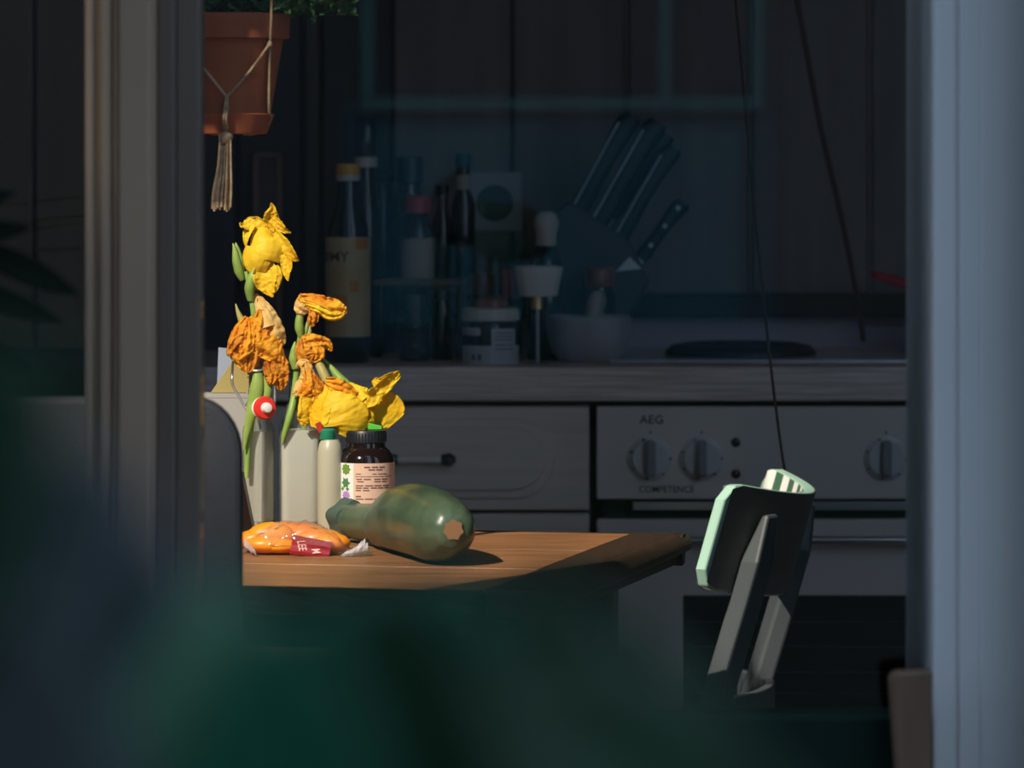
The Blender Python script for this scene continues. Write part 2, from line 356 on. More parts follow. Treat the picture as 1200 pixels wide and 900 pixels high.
# window 1: left, the sun comes through it; window 2: right, the one we look through
def window(name, x0, x1, m, label, stile_l, stile_r, rail):
    w = empty(name, ((x0 + x1) / 2, 4.42, WB), label, 'window', kind='structure')
    if stile_l: MB().box(x0, x0 + stile_l, 4.39, 4.46, WB - 0.06, WT).build('frame_stile', m, w, bevel=0.004)
    MB().box(x0, x1, 4.39, 4.46, WT - 0.05, WT).build('frame_rail', m, w, bevel=0.004)
    MB().box(x0, x1 - stile_r, 4.39, 4.46, WB - 0.10, WB).build('frame_rail', rail, w, bevel=0.004)
    g = MB().box(x0 + stile_l, x1 - stile_r, 4.417, 4.423, WB, WT - 0.05).build('pane', M['pane'], w)
    return w
window('window_1', WL, ML, M['frame_taupe'], 'tall kitchen window left of the brown-grey post', 0.05, 0.0, M['frame_taupe'])
w2 = window('window_2', MR, WR, M['frame_white'], 'kitchen window with a pale blue-grey frame right of the moulded post', 0.0, WR - X(1092), M['rail_green'])
MB().box(X(1092), X(1122), 4.390, 4.46, WB - 0.10, WT).build('frame_stile', M['frame_white'], w2, bevel=0.004)
MB().box(X(1122), X(1147), 4.3885, 4.46, WB - 0.10, WT).build('frame_stile', M['frame_white'], w2, bevel=0.001)
MB().box(X(1147), WR + 0.08, 4.386, 4.46, WB - 0.10, WT).build('frame_stile', M['frame_white'], w2, bevel=0.002)

w3 = empty('fill_window', (1.3, 4.42, 0.9), 'added pale framed window out of view that brightens the kitchen', 'window', kind='structure')  # added opening out of view, lets extra daylight into the room
for x0, x1, z0, z1 in ((0.80, 0.86, 0.9, 2.6), (1.74, 1.80, 0.9, 2.6), (0.86, 1.74, 0.9, 0.96), (0.86, 1.74, 2.54, 2.6)):
    MB().box(x0, x1, 4.39, 4.46, z0, z1).build('frame_bar', M['frame_white'], w3, bevel=0.004)
MB().box(0.86, 1.74, 4.417, 4.423, 0.96, 2.54).build('pane', M['pane'], w3)

# ------------------------------------------------------------------ outside, behind the camera: dim reflections in the pane, house added to block sun
structure('ground_outside', MB().box(-16, 14, -22, 4.3, -0.1, 0), M['ground'], 'dim garden ground outside the kitchen window', 'ground')
nb = empty('shading_house', (-5, -6, 0), 'added tall dark house across the garden that shades the window', 'house')  # unseen house, added and shaped to keep sun off post and right window
MB().box(-6.66, 1.42, -10, -6, 0, 13.6).build('shading_wall', M['facade'], nb)
MB().box(-16, -6.66, -10, -6, 0, 11.35).build('shading_wing', M['facade'], nb)  # wing height set so the low part of the window stays shaded
MB().prism([(-6.7, -6, 13.6), (1.5, -6, 13.6), (-2.6, -6, 14.8)], (0, -4, 0)).build('roof', M['roof'], nb)
for x0, z0 in ((-0.42, 1.36), (-3.3, 1.2), (-0.70, 4.2), (-3.3, 4.2), (-0.7, 7.2), (-3.3, 7.2)):
    f = MB().box(x0, x0 + 1.15, -6.02, -5.98, z0, z0 + 1.3).build('window', M['facade_glass'], nb)
    fr = MB()
    for a, b, c, d in ((x0 - 0.04, x0 + 1.19, z0 - 0.04, z0), (x0 - 0.04, x0 + 1.19, z0 + 1.3, z0 + 1.35), (x0 - 0.04, x0, z0, z0 + 1.3), (x0 + 1.15, x0 + 1.19, z0, z0 + 1.3), (x0 + 0.87, x0 + 0.91, z0, z0 + 1.3)):
        fr.box(a, b, -6.0, -5.95, c, d)
    fr.build('window_frame', M['facade_frame'], f)
MB().box(-0.42, 0.70, -6.04, -5.985, 0.66, 1.27).build('reflection_tint_panel', M['facade_teal'], nb); MB().box(-0.52, 0.82, -6.03, -5.99, 0.56, 1.34).build('reflection_tint_panel', M['facade_mid'], nb)  # teal panels added to tint the reflection in the pane
hd = MB()
for i in range(260):
    x = random.uniform(-3.4, 2.6); z = random.uniform(0.05, 0.62); y = -5.2 + random.uniform(-0.25, 0.25)
    c = Vector((x, y, z)); r = random.uniform(0.06, 0.13)
    n1 = Vector((random.uniform(-1, 1), random.uniform(-1, 1), random.uniform(-1, 1))).normalized(); n2 = n1.orthogonal().normalized()
    hd.add([c + n1 * r, c + n2 * r * 0.5, c - n1 * r, c - n2 * r * 0.5], [(0, 1, 2, 3)])
hg = empty('hedge', (-0.4, -5.2, 0), 'low dark green hedge along the added house', 'hedge')
MB().box(-3.3, 2.5, -5.4, -5.0, 0, 0.55).build('hedge_core', M['hedge'], hg)
tag(hd.build('foliage', M['hedge'], hg), kind='stuff')

# ------------------------------------------------------------------ kitchen units along the back wall
DF = 6.67                                  # front of the worktop; cabinet fronts stand 2 cm behind it
DC = 6.69
def XC(px, d=DC): return (px - 600) / F * d
def ZCY(py, d=DC): return CH - (py - HZ) / F * d
wt = MB().box(XC(180, DF), 1.25, DF, YB - 0.012, ZCY(470, DF), 0.90).build('worktop', M['worktop'], bevel=0.003)
tag(wt, 'pale streaky laminate worktop running over drawer unit and oven', 'worktop')

def drawer_unit(x0, x1, label):
    t = empty('drawer_cabinet', ((x0 + x1) / 2, DC, 0), label, 'cabinet')
    MB().box(x0, x1, DC + 0.022, YB - 0.05, 0.10, ZCY(471)).build('body', M['cab_in'], t)
    MB().box(x0 + 0.01, x1 - 0.01, DC + 0.07, DC + 0.09, 0.0, 0.10).build('plinth', M['wood_dark'], t)
    za, zb_ = ZCY(476), ZCY(598)
    dr = MB().box(x0 + 0.003, x1 - 0.003, DC, DC + 0.022, zb_, za).build('drawer', M['cab_cream'], t, bevel=0.003)
    # raised field with bowed ends
    def field(ix, iz, bow, y0, th, name):
        a, b = x0 + ix, x1 - ix; c, d = zb_ + iz, za - iz; pts = []
        for k in range(13): th_ = -PI / 2 + PI * k / 12; pts.append((b - bow + bow * math.cos(th_), y0, (c + d) / 2 + (d - c) / 2 * math.sin(th_)))
        for k in range(13): th_ = PI / 2 + PI * k / 12; pts.append((a + bow + bow * math.cos(th_), y0, (c + d) / 2 + (d - c) / 2 * math.sin(th_)))
        return MB().prism(pts, (0, th, 0)).build(name, M['cab_cream'], dr, bevel=0.0025)
    field(0.050, 0.017, 0.055, DC - 0.007, 0.009, 'raised_border'); field(0.062, 0.028, 0.05, DC - 0.014, 0.016, 'raised_field')
    hb = MB()
    cx = XC(492); zz = ZCY(537); w = 0.042
    hb.tube([(cx - w, DC - 0.030, zz), (cx + w, DC - 0.030, zz)], 0.0055, 10, 1)
    hd_ = hb.build('handle', M['ceramic'], dr, smooth=50)
    for sx in (-1, 1):
        MB().tube([(cx + sx * (w - 0.012), DC - 0.030, zz), (cx + sx * w, DC - 0.030, zz), (cx + sx * (w + 0.008), DC - 0.030, zz)], [0.0065, 0.0095, 0.004], 10).build('handle_end', M['steel_dark'], dr, smooth=50)
        MB().tube([(cx + sx * w, DC - 0.03, zz), (cx + sx * w, DC + 0.002, zz)], 0.004, 8, 1).build('handle_foot', M['steel_dark'], dr, smooth=50)
    do = MB().box(x0 + 0.003, x1 - 0.003, DC, DC + 0.022, 0.11, ZCY(602)).build('door', M['cab_cream'], t, bevel=0.003)
    MB().box(x0 + 0.05, x1 - 0.05, DC - 0.006, DC, 0.16, ZCY(632)).build('raised_field', M['cab_cream'], do, bevel=0.004)
    return t
drawer_unit(XC(340), XC(693), 'cream drawer cabinet with bowed raised field and bar handle beside oven')
def plain_unit(x0, x1, label):
    t = empty('base_cabinet', ((x0 + x1) / 2, DC, 0), label, 'cabinet')
    MB().box(x0, x1, DC + 0.022, YB - 0.05, 0.10, ZCY(471)).build('body', M['cab_in'], t)
    d = MB().box(x0 + 0.003, x1 - 0.003, DC, DC + 0.022, 0.11, ZCY(476)).build('door', M['cab_cream'], t, bevel=0.003)
    MB().box(x0 + 0.05, x1 - 0.05, DC - 0.006, DC, 0.16, ZCY(505)).build('raised_field', M['cab_cream'], d, bevel=0.004)
    MB().lathe((x1 - 0.05, DC - 0.02), [(0.004, ZCY(545)), (0.012, ZCY(540)), (0.012, ZCY(532)), (0.004, ZCY(527))], 12).build('knob', M['steel_dark'], d, smooth=50)
    MB().box(x0 + 0.01, x1 - 0.01, DC + 0.07, DC + 0.09, 0.0, 0.10).build('plinth', M['wood_dark'], t)
plain_unit(XC(185), XC(338), 'cream base cabinet left of the drawer cabinet')

# oven
ox0, ox1 = XC(699), XC(699) + 0.592
ov = empty('oven', ((ox0 + ox1) / 2, DC, 0), 'white built-in oven with round dials and black glass door', 'oven')
MB().box(ox0 + 0.01, ox1 - 0.01, DC + 0.02, YB - 0.05, 0.06, ZCY(473)).build('body', M['black_gap'], ov)
cp = MB().box(ox0, ox1, DC - 0.004, DC + 0.02, ZCY(585), ZCY(476)).build('control_panel', M['white_enamel'], ov, bevel=0.003)
MB().box(ox0 + 0.05, ox1, DC - 0.001, DC + 0.02, ZCY(598), ZCY(588)).build('vent_strip', M['steel'], ov, bevel=0.001)
dialpos = [762, 822, 1038, 1098, 1158]
for px in dialpos:
    c = Vector((XC(px), DC - 0.004, ZCY(537)))
    def disc(r0, r1, y0, y1, seg=40):
        R = [[(c.x + r * math.cos(2 * PI * j / seg), y, c.z + r * math.sin(2 * PI * j / seg)) for j in range(seg)] for r, y in ((r0, c.y - y0), (r0, c.y - y1 + 0.001), (r1, c.y - y1))]
        return MB().rings(R)
    k = disc(0.0305, 0.0290, -0.001, 0.006).build('dial', M['enamel_knob'], cp, smooth=40)
    k2 = disc(0.0255, 0.0245, 0.005, 0.011).build('dial_hub', M['enamel_knob'], cp, smooth=40)
    MB().box(c.x - 0.0065, c.x + 0.0065, c.y - 0.026, c.y - 0.009, c.z - 0.024, c.z + 0.026).build('dial_grip', M['enamel_knob2'], cp, bevel=0.004)
    for a in range(7):
        an = math.radians(60 + a * 50)
        if a in (0,): continue
        q = c + Vector((math.cos(an) * 0.0278, -0.0075, math.sin(an) * 0.0278))
        MB().box(q.x - 0.0013, q.x + 0.0013, q.y, q.y + 0.002, q.z - 0.0013, q.z + 0.0013).build('dial_mark', M['print_grey'], cp)
    q = Vector((c.x, DC - 0.0045, c.z + 0.036)); MB().box(q.x - 0.001, q.x + 0.001, q.y, q.y + 0.001, q.z - 0.002, q.z + 0.002).build('dial_mark', M['print_grey'], cp)
for px, py, m in ((862, 518, 'lamp_blue'), (862, 555, 'lamp_red')):
    c = Vector((XC(px), DC - 0.004, ZCY(py)))
    R = [[(c.x + r * math.cos(2 * PI * j / 20), y, c.z + r * math.sin(2 * PI * j / 20)) for j in range(20)] for r, y in ((0.0065, c.y + 0.001), (0.0065, c.y - 0.002), (0.004, c.y - 0.004))]
    MB().rings(R).build('pilot_lamp', M[m], cp, smooth=50)
text('AEG', 0.0165, lambda x, y: (XC(763.5) + x * 1.05, DC - 0.0046, ZCY(492) + y), M['print_grey'], 'lettering', cp)
text('COMPETENCE', 0.0130, lambda x, y: (XC(781) + x * 0.92, DC - 0.0046, ZCY(573.5) + y), M['print_grey'], 'lettering', cp)
od = MB().box(ox0, ox1, DC - 0.006, DC + 0.018, 0.11, ZCY(608)).build('oven_door', M['white_enamel'], ov, bevel=0.004)
MB().tube([(XC(735), DC - 0.030, ZCY(631)), (ox1 - 0.03, DC - 0.030, ZCY(631))], 0.0055, 10, 1).build('door_handle', M['steel'], od, smooth=50)
for px in (745, 1180): MB().tube([(XC(px), DC - 0.03, ZCY(631)), (XC(px), DC, ZCY(631))], 0.005, 8, 1).build('handle_foot', M['steel_dark'], od, smooth=50)
MB().box(XC(800), ox1 - 0.06, DC - 0.009, DC - 0.004, 0.18, ZCY(697)).build('door_glass', M['oven_black'], od, bevel=0.004)
for py in (728, 757, 787, 812, 834): MB().box(XC(806), ox1 - 0.07, DC - 0.0096, DC - 0.0088, ZCY(py) - 0.0006, ZCY(py) + 0.0006).build('glass_line', M['steel_dark'], od)
MB().box(ox0 + 0.01, ox1 - 0.01, DC + 0.03, DC + 0.06, 0.0, 0.07).build('plinth', M['wood_dark'], ov)

# hob
hb = empty('hob', (XC(960), 6.78, 0.90), 'flat white hob with two low black hotplates set in worktop', 'hob')
hx0 = XC(715, 6.79)
MB().box(hx0, hx0 + 0.57, 6.79, 7.20, 0.9002, 0.9045).build('hob_plate', M['white_enamel'], hb, bevel=0.001)
MB().box(hx0, hx0 + 0.57, 6.782, 6.79, 0.9002, 0.9055).build('hob_trim', M['steel'], hb, bevel=0.0008)
for px, y in ((868, 6.95), (1150, 6.95)):
    c = (XC(px, y), y)
    h = MB().lathe(c, [(0.108, 0.9045), (0.108, 0.911), (0.100, 0.919), (0.088, 0.921)], 40).build('hotplate', M['hotplate'], hb, smooth=40)
    for r in (0.08, 0.06, 0.04):
        MB().tube([(c[0] + r * math.cos(a * PI / 12), c[1] + r * math.sin(a * PI / 12), 0.921) for a in range(25)], 0.002, 6, 1).build('ring', M['hotplate'], h)

# ------------------------------------------------------------------ things on the worktop
ZT = 0.90
def on_top(prof): return prof
# knife block
kd = 6.99
kb = empty('knife_block', (P(690, 0, kd).x, kd, ZT), 'black slanted knife block full of black-handled knives', 'knife block')
poly = [P(x, y, kd) for x, y in ((653, 246), (668, 236), (738, 282), (762, 330))]
poly += [Vector((P(706, 0, kd).x, kd, ZT)), Vector((P(640, 0, kd).x, kd, ZT))]
MB().prism(poly, (0, 0.09, 0)).build('block', M['block_dark'], kb, bevel=0.004)
def knife(x0, y0, x1, y1, w, dd, rivets, label):
    a = P(x0, y0, kd + dd); b = P(x1, y1, kd + dd); t = (b - a).normalized(); n = Vector((-t.z, 0, t.x)); hw = w / F * kd / 2
    k = empty('kitchen_knife', a, label, 'knife')
    R = []
    for f, g, off in ((-0.05, 0.75, 0), (0.05, 0.95, 0), (0.35, 0.80, 0), (0.65, 0.9, 0), (0.93, 1.1, -0.1), (1.0, 0.8, -0.2)):
        c = a + (b - a) * f + n * hw * off
        R.append([c + n * hw * g * math.cos(q) * (abs(math.cos(q)) ** -0.35 if abs(math.cos(q)) > 1e-3 else 0) + Vector((0, 0.011, 0)) * math.sin(q) for q in [2 * PI * j / 12 for j in range(12)]])
    MB().rings(R).build('handle', M['knife_black'], k, smooth=50)
    o = n * hw * 0.62 - Vector((0, 0.0105, 0))
    if not rivets:
        MB().tube([a + o + (b - a) * 0.0, a + o + (b - a) * 0.88], 0.0019, 6, 1).build('tang', M['steel'], k)
    else:
        for f in (0.2, 0.55, 0.88):
            c = a + (b - a) * f - Vector((0, 0.0112, 0))
            MB().tube([c + Vector((0, 0.003, 0)), c - Vector((0, 0.001, 0))], 0.0032, 10, 1).build('rivet', M['steel'], k, smooth=50)
    MB().prism([a - n * hw * 0.5, a + n * hw * 0.5, a + n * hw * 0.4 - t * 0.03, a - n * hw * 0.4 - t * 0.03], (0, 0.0015, 0)).build('blade', M['steel'], k)
knife(680, 243, 739, 134, 26, 0.015, False, 'black knife handle with steel spine, upper left in the knife block')
knife(703, 258, 769, 142, 27, 0.015, False, 'black knife handle with steel spine, second in the knife block')
knife(729, 275, 788, 172, 22, 0.015, False, 'shorter black knife handle with thin steel spine in the knife block')
knife(753, 300, 800, 236, 20, 0.020, True, 'lowest black knife handle with three bright rivets in the knife block')
knife(718, 250, 780, 156, 24, 0.065, False, 'black knife handle at the back of the knife block')
tri = [P(722, 318, kd - 0.002), P(738, 301, kd - 0.002), P(752, 315, kd - 0.002)]
MB().prism(tri, (0, 0.002, 0)).build('steel_badge', M['steel'], kb)
# mortar and pestle
md = 6.84
mo = lath(690, md, [(26, 423.5), (34, 423), (44, 412), (49, 390), (50.5, 371), (48.5, 369.5), (46, 371), (42, 395), (20, 412)], seg=48).build('mortar', M['mortar'], smooth=40)
tag(mo, 'grey stone mortar bowl in front of knife block', 'mortar')
pe = MB().tube([P(688, 404, md + 0.01), P(694, 372, md + 0.02), P(699, 352, md + 0.028), P(701, 343, md + 0.032)], [0.017, 0.012, 0.014, 0.009], 16)
tag(pe.build('pestle', M['pestle'], smooth=50), 'pale stone pestle standing in the grey mortar', 'pestle')
# jar with pinkish lid behind the mortar
def jar(px, d, r, yt, yl, label, body, lid, name='spice_jar', yb=None):
    t = empty(name, (P(px, 0, d).x, d, ZT), label, 'jar', None)
    zt, zl = P(0, yt, d).z, P(0, yl, d).z; rr = r / F * d; c = (P(px, 0, d).x, d)
    MB().lathe(c, [(rr * 0.9, ZT + 0.0005), (rr, ZT + 0.004), (rr, zl - 0.012), (rr * 0.8, zl - 0.002), (rr * 0.8, zl)], 24).build('glass_body', M[body], t, smooth=40)
    MB().lathe(c, [(rr * 0.9, zl), (rr * 0.92, zl + 0.001), (rr * 0.92, zt - 0.002), (rr * 0.85, zt)], 24).build('lid', M[lid], t, smooth=40)
    return t
jar(702, 6.93, 19, 313, 336, 'small spice jar with pinkish wooden lid behind the mortar', 'bottle_dark', 'lid_copper')
jar(597, 7.02, 14, 316, 350, 'slim spice jar with red lid under the open shelf', 'sauce_brown', 'cap_red')
jar(567, 7.06, 16, 320, 346, 'dark spice jar with dull red lid behind the white-lidded jar', 'bottle_dark', 'lid_copper')
jar(650, 7.12, 15, 300, 325, 'dark jar standing against the wall behind the white cup', 'bottle_dark', 'cap_teal')
# white-lidded glass jar with label
jd = 6.79
j = empty('storage_jar', (P(575, 0, jd).x, jd, ZT), 'squat glass jar with white lid and printed blue label', 'jar')
c = (P(575, 0, jd).x, jd); k = jd / F
MB().lathe(c, [(30 * k, ZT + 0.0005), (34 * k, ZT + 0.004), (34 * k, P(0, 386, jd).z), (30 * k, P(0, 376, jd).z)], 40).build('glass_body', M['bottle_teal'], j, smooth=40)
MB().lathe(c, [(31 * k, P(0, 376, jd).z), (34 * k, P(0, 375, jd).z), (34 * k, P(0, 362, jd).z), (31 * k, P(0, 360, jd).z)], 40).build('lid', M['cap_white'], j, smooth=40)
MB().lathe(c, [(20 * k, P(0, 360, jd).z), (20 * k, P(0, 352, jd).z), (10 * k, P(0, 347, jd).z)], 32).build('lid_knob', M['lid_copper'], j, smooth=40)
def curved(cx, cy, r, a0, a1, z0, z1, n=10):
    "patch on an upright cylinder; angles in degrees from the camera side, right positive"
    R = [[(cx + r * math.sin(math.radians(a0 + (a1 - a0) * i / n)), cy - r * math.cos(math.radians(a0 + (a1 - a0) * i / n)), z) for i in range(n + 1)] for z in (z0, z1)]
    return MB().rings(R, closed=False, cap0=False, cap1=False)
def PZ(py, d): return P(0, py, d).z
curved(c[0], c[1], 34.4 * k, -75, 75, PZ(427, jd), PZ(404, jd)).build('label', M['salt'], j)
curved(c[0], c[1], 34.5 * k, -75, -20, PZ(392, jd), PZ(383, jd)).build('label', M['salt'], j)
lb = curved(c[0], c[1], 34.9 * k, 2, 55, PZ(411, jd), PZ(384, jd)).build('label', M['salt'], j)
for py in (389, 393, 397, 403, 408): curved(c[0], c[1], 35.2 * k, 8, 48, PZ(py + 0.8, jd), PZ(py - 0.8, jd)).build('print_line', M['label_blue'], j)
for a in (-35, -22): curved(c[0], c[1], 35.0 * k, a - 4, a + 4, PZ(421, jd), PZ(414, jd)).build('print_mark', M['label_blue'], j)
# white cup on slender stem
ud = 6.76
u = empty('stemmed_cup', (P(631, 0, ud).x, ud, ZT), 'white conical cup with brass collar on a slim glass stem', 'cup')
lath(631, ud, [(21, 347), (23, 345), (29, 313), (28, 312), (26.5, 313), (20, 343)], seg=40).build('cup', M['cup_white'], u, smooth=40)
lath(630, ud, [(8, 362), (8, 347.5), (7, 347)], seg=24).build('collar', M['brass'], u, smooth=40)
lath(630, ud, [(13, 428.5), (13, 426), (7, 423), (6, 400), (6.5, 362)], seg=24).build('stem', M['clear_jar'], u, smooth=40)
lath(630, ud, [(2.2, 426), (2.2, 362)], seg=12).build('rod', M['steel'], u, smooth=40)
# dispenser bottle with pale nozzle behind the cup
sd_ = 6.90
q = empty('pump_bottle', (P(639, 0, sd_).x, sd_, ZT), 'dark squeeze bottle with pale rounded cap behind the white cup', 'bottle')
lath(640, sd_, [(20, 426.5), (22, 424), (22, 320), (14, 296), (11, 288)], seg=28).build('body', M['bottle_teal'], q, smooth=40)
lath(640, sd_, [(12, 288), (12, 274), (13, 272), (15, 262), (13, 253), (7, 248)], seg=28).build('cap', M['cap_white'], q, smooth=40)
# open shelf on legs
hd0 = 6.98
sh = empty('spice_shelf', (P(492, 0, hd0).x, hd0, ZT), 'small brown wooden spice shelf on short side legs', 'shelf')
a = P(436, 327, hd0); b = P(546, 335, hd0)
MB().box(a.x, b.x, hd0, hd0 + 0.14, b.z, a.z).build('shelf_board', M['wood_shelf'], sh, bevel=0.002)
for x in (a.x + 0.001, b.x - 0.013): MB().box(x, x + 0.012, hd0 + 0.01, hd0 + 0.13, ZT, b.z).build('side_leg', M['wood_dark'], sh, bevel=0.001)
ZS = a.z
def bottle(px, d, base, prof, m, label, caps=(), labels=(), group=None, seg=28):
    "prof: (radius px, row) bottom to top above the base height; caps: (prof, material); labels: (row0, row1, a0, a1, r, material)"
    t = empty('bottle', (P(px, 0, d).x, d, base), label, 'bottle', group); kk = d / F; cc = (P(px, 0, d).x, d)
    pr = [(prof[0][0] * 0.9 * kk, base + 0.0004), (prof[0][0] * kk, base + 0.004)] + [(r * kk, PZ(y, d)) for r, y in prof[1:]]
    MB().lathe(cc, pr, seg).build('glass_body', M[m], t, smooth=40)
    for cprof, cm in caps: MB().lathe(cc, [(r * kk, PZ(y, d)) for r, y in cprof], seg).build('cap', M[cm], t, smooth=40)
    for y0, y1, a0, a1, r, lm in labels: curved(cc[0], cc[1], r * kk, a0, a1, PZ(y1, d), PZ(y0, d), 14).build('label', M[lm], t)
    return t
bd = 7.02
bottle(489, bd, ZS, [(20, 327), (20, 276), (13, 256), (11, 250)], 'sauce_brown', 'small sauce bottle with red cap and cream label on spice shelf',
       caps=[([(15, 250), (16, 249), (16, 231), (14, 229)], 'cap_red')], labels=[(279, 326, -80, 80, 20.5, 'label_oat')])
bottle(543, 7.07, ZS, [(14, 327), (14, 240), (8, 222), (8, 196)], 'bottle_teal', 'tall slim dark bottle with foil neck at shelf end',
       caps=[([(9, 196), (9.5, 195), (9.5, 182), (8, 180)], 'cap_teal')], labels=[(205, 222, -60, 60, 8.6, 'label_oat')])
bottle(480, 7.10, ZS, [(15, 327), (15, 250), (12, 215)], 'bottle_teal', 'dark bottle with broad teal cap at back of spice shelf',
       caps=[([(15, 215), (16, 214), (15, 184), (14, 183)], 'cap_teal')])
bottle(518, 7.09, ZS, [(12, 327), (12, 262), (7, 245), (7, 228)], 'bottle_dark', 'small black bottle between the taller bottles on the shelf',
       caps=[([(8, 228), (8, 217)], 'lid_black')])
big = bottle(408, 6.80, ZT, [(25, 430), (26, 290), (24, 268), (13, 236), (12, 212)], 'bottle_dark', 'tall dark syrup bottle with yellow cap and cream orange label',
       caps=[([(13, 212), (14, 211), (14, 205)], 'cap_white'), ([(14, 205), (14, 194), (13, 192)], 'cap_yellow')],
       labels=[(278, 394, -88, 80, 26.6, 'label_cream')])
kk = 6.80 / F; bc = (P(408, 0, 6.80).x, 6.80)
def onb(px, py, r=26.9):
    def fn(x, y):
        an = math.asin(max(-0.98, min(0.98, ((px - 408) * kk + x) / (r * kk)))); return (bc[0] + r * kk * math.sin(an), bc[1] - r * kk * math.cos(an), PZ(py, 6.80) + y)
    return fn
text('OMY', 0.020, onb(391, 301), M['label_text'], 'lettering', big)
for a0, a1, y0, y1, m in ((20, 60, 279, 292, 'label_orange'), (-40, 0, 345, 365, 'label_orange'), (5, 30, 328, 342, 'label_orange')):
    curved(bc[0], bc[1], 26.8 * kk, a0, a1, PZ(y1, 6.8), PZ(y0, 6.8)).build('label_fruit', M[m], big)
bottle(429, 7.00, ZT, [(18, 427), (18, 250), (10, 215), (9, 196)], 'bottle_dark', 'tallest black bottle with pale collar behind the syrup bottle',
       caps=[([(12, 196), (13, 195), (13, 185), (12, 184)], 'cap_white'), ([(12, 184), (12.5, 183), (12.5, 141), (11, 139)], 'bottle_teal')])
bottle(449, 7.165, ZT, [(16, 426), (16, 250), (12, 225), (10, 205)], 'bottle_dark', 'brown bottle with dusty stopper behind the spice shelf',
       caps=[([(13, 214), (14, 206), (8, 200)], 'wood_dark')])
bottle(486, 6.86, ZT, [(17, 429), (18, 345), (12, 338)], 'bottle_green', 'short dark green dimpled glass bottle under the spice shelf')
bottle(518, 6.90, ZT, [(13, 429), (13, 362), (8, 350), (8, 342)], 'bottle_dark', 'small dark bottle under the spice shelf end', caps=[([(9, 350), (9, 340)], 'cap_teal')])
# wall socket
so = empty('wall_socket', (P(580, 0, YB - 0.03).x, YB - 0.03, PZ(238, YB)), 'grey double wall socket on the board cladding', 'socket')
a = P(548, 202, YB - 0.036); b = P(612, 272, YB - 0.036)
MB().box(a.x, b.x, YB - 0.038, YB - 0.0295, b.z, a.z).build('cover_plate', M['socket'], so, bevel=0.003)
cc = Vector((P(580, 238, YB - 0.038).x, YB - 0.038, PZ(238, YB - 0.038)))
MB().rings([[(cc.x + r * math.cos(2 * PI * i / 28), y, cc.z + r * math.sin(2 * PI * i / 28)) for i in range(28)] for r, y in ((0.027, cc.y), (0.027, cc.y - 0.003), (0.023, cc.y - 0.003), (0.022, cc.y - 0.0005))]).build('socket_well', M['socket_in'], so, smooth=40)
# red saucepan at the right end of the hob
pd = 6.97
rp = empty('saucepan', (P(1105, 0, pd).x, pd, 0.9215), 'red enamel saucepan with curved handle on the right hotplate', 'saucepan')
pc = (XC(1150, 6.95), 6.95); kk2 = 6.95 / F
MB().lathe(pc, [(0.078, 0.9218), (0.084, 0.926), (0.088, PZ(345, 6.95)), (0.091, PZ(330, 6.95)), (0.086, PZ(331, 6.95)), (0.080, 0.932)], 48).build('pan_body', M['pan_red'], rp, smooth=40)
MB().lathe(pc, [(0.090, PZ(330, 6.95)), (0.075, PZ(321, 6.95)), (0.012, PZ(317, 6.95))], 48).build('pan_lid', M['steel_dark'], rp, smooth=40)
MB().tube([P(1085, 334, 6.93), P(1062, 333, 6.90), P(1042, 327, 6.88), P(1024, 322, 6.86)], [0.008, 0.0085, 0.008, 0.006], 12, flat=1.3).build('pan_handle', M['pan_red'], rp, smooth=50)
MB().tube([P(1084, 345, 6.925), P(1068, 350, 6.91), P(1066, 340, 6.905)], 0.003, 8).build('handle_ring', M['steel'], rp, smooth=50)
# thin dark board leaning against the wall, far left
pf = empty('framed_picture', (P(314, 0, 7.18).x, 7.18, ZT), 'small dark brown framed board leaning on the dark wall', 'picture')
a = P(297, 178, 7.20); b = P(331, 178, 7.20)
MB().box(a.x, b.x, 7.20, 7.215, ZT, a.z).build('backing', M['picture'], pf)
for x0, x1, z0, z1 in ((a.x, a.x + 0.008, ZT, a.z), (b.x - 0.008, b.x, ZT, a.z), (a.x, b.x, a.z - 0.008, a.z), (a.x, b.x, ZT, ZT + 0.008)):
    MB().box(x0, x1, 7.192, 7.203, z0, z1).build('frame_bar', M['wood_shelf'], pf, bevel=0.001)
# cords that hang slanting in the kitchen
c1 = MB().tube([P(835, -320, 5.9), P(862, 0, 6.0), P(880, 200, 6.1), P(900, 400, 6.2), P(912, 500, 6.25), P(921, 562, 6.3)], 0.0018, 8)
tag(c1.build('cable', M['cord'], smooth=60), 'long thin brown cable hanging slanting in front of oven panel', 'cable')
c2 = MB().tube([P(870, -330, 6.5), P(934, 0, 6.7), P(962, 150, 6.8), P(985, 250, 6.9), P(1004, 345, 7.0), P(1012, 398, 7.05)], 0.0042, 8)
tag(c2.build('cable', M['cord'], smooth=60), 'thicker brown cable hanging slanting in front of the boards', 'cable')

# ------------------------------------------------------------------ table
ZTB = 0.75
Cn = Vector((0.192, 5.67)); ang = math.radians(13)
ux = Vector((-math.cos(ang), math.sin(ang)))     # along the table, leftwards
uy = Vector((-math.sin(ang), -math.cos(ang)))    # across the table, towards the window
TL, TD = 1.35, 0.755
def T(a, b, z): p = Cn + ux * a + uy * b; return Vector((p.x, p.y, z))
tb = empty('dining_table', T(TL / 2, TD / 2, 0), 'brown plank dining table with moulded edge in window light', 'table')
def tbox(a0, a1, b0, b1, z0, z1): return MB().prism([T(a0, b0, z0), T(a1, b0, z0), T(a1, b1, z0), T(a0, b1, z0)], (0, 0, z1 - z0))
nb_ = 5; FB = 0.125; pw = (TD - FB - 0.012) / nb_
for i in range(nb_):
    o = tbox(0.052, TL, 0.012 + i * pw + 0.0009, 0.012 + (i + 1) * pw - 0.0009, ZTB - 0.026, ZTB - random.uniform(0, 0.0006)).build('plank', M['wood_table'], tb, bevel=0.0004)
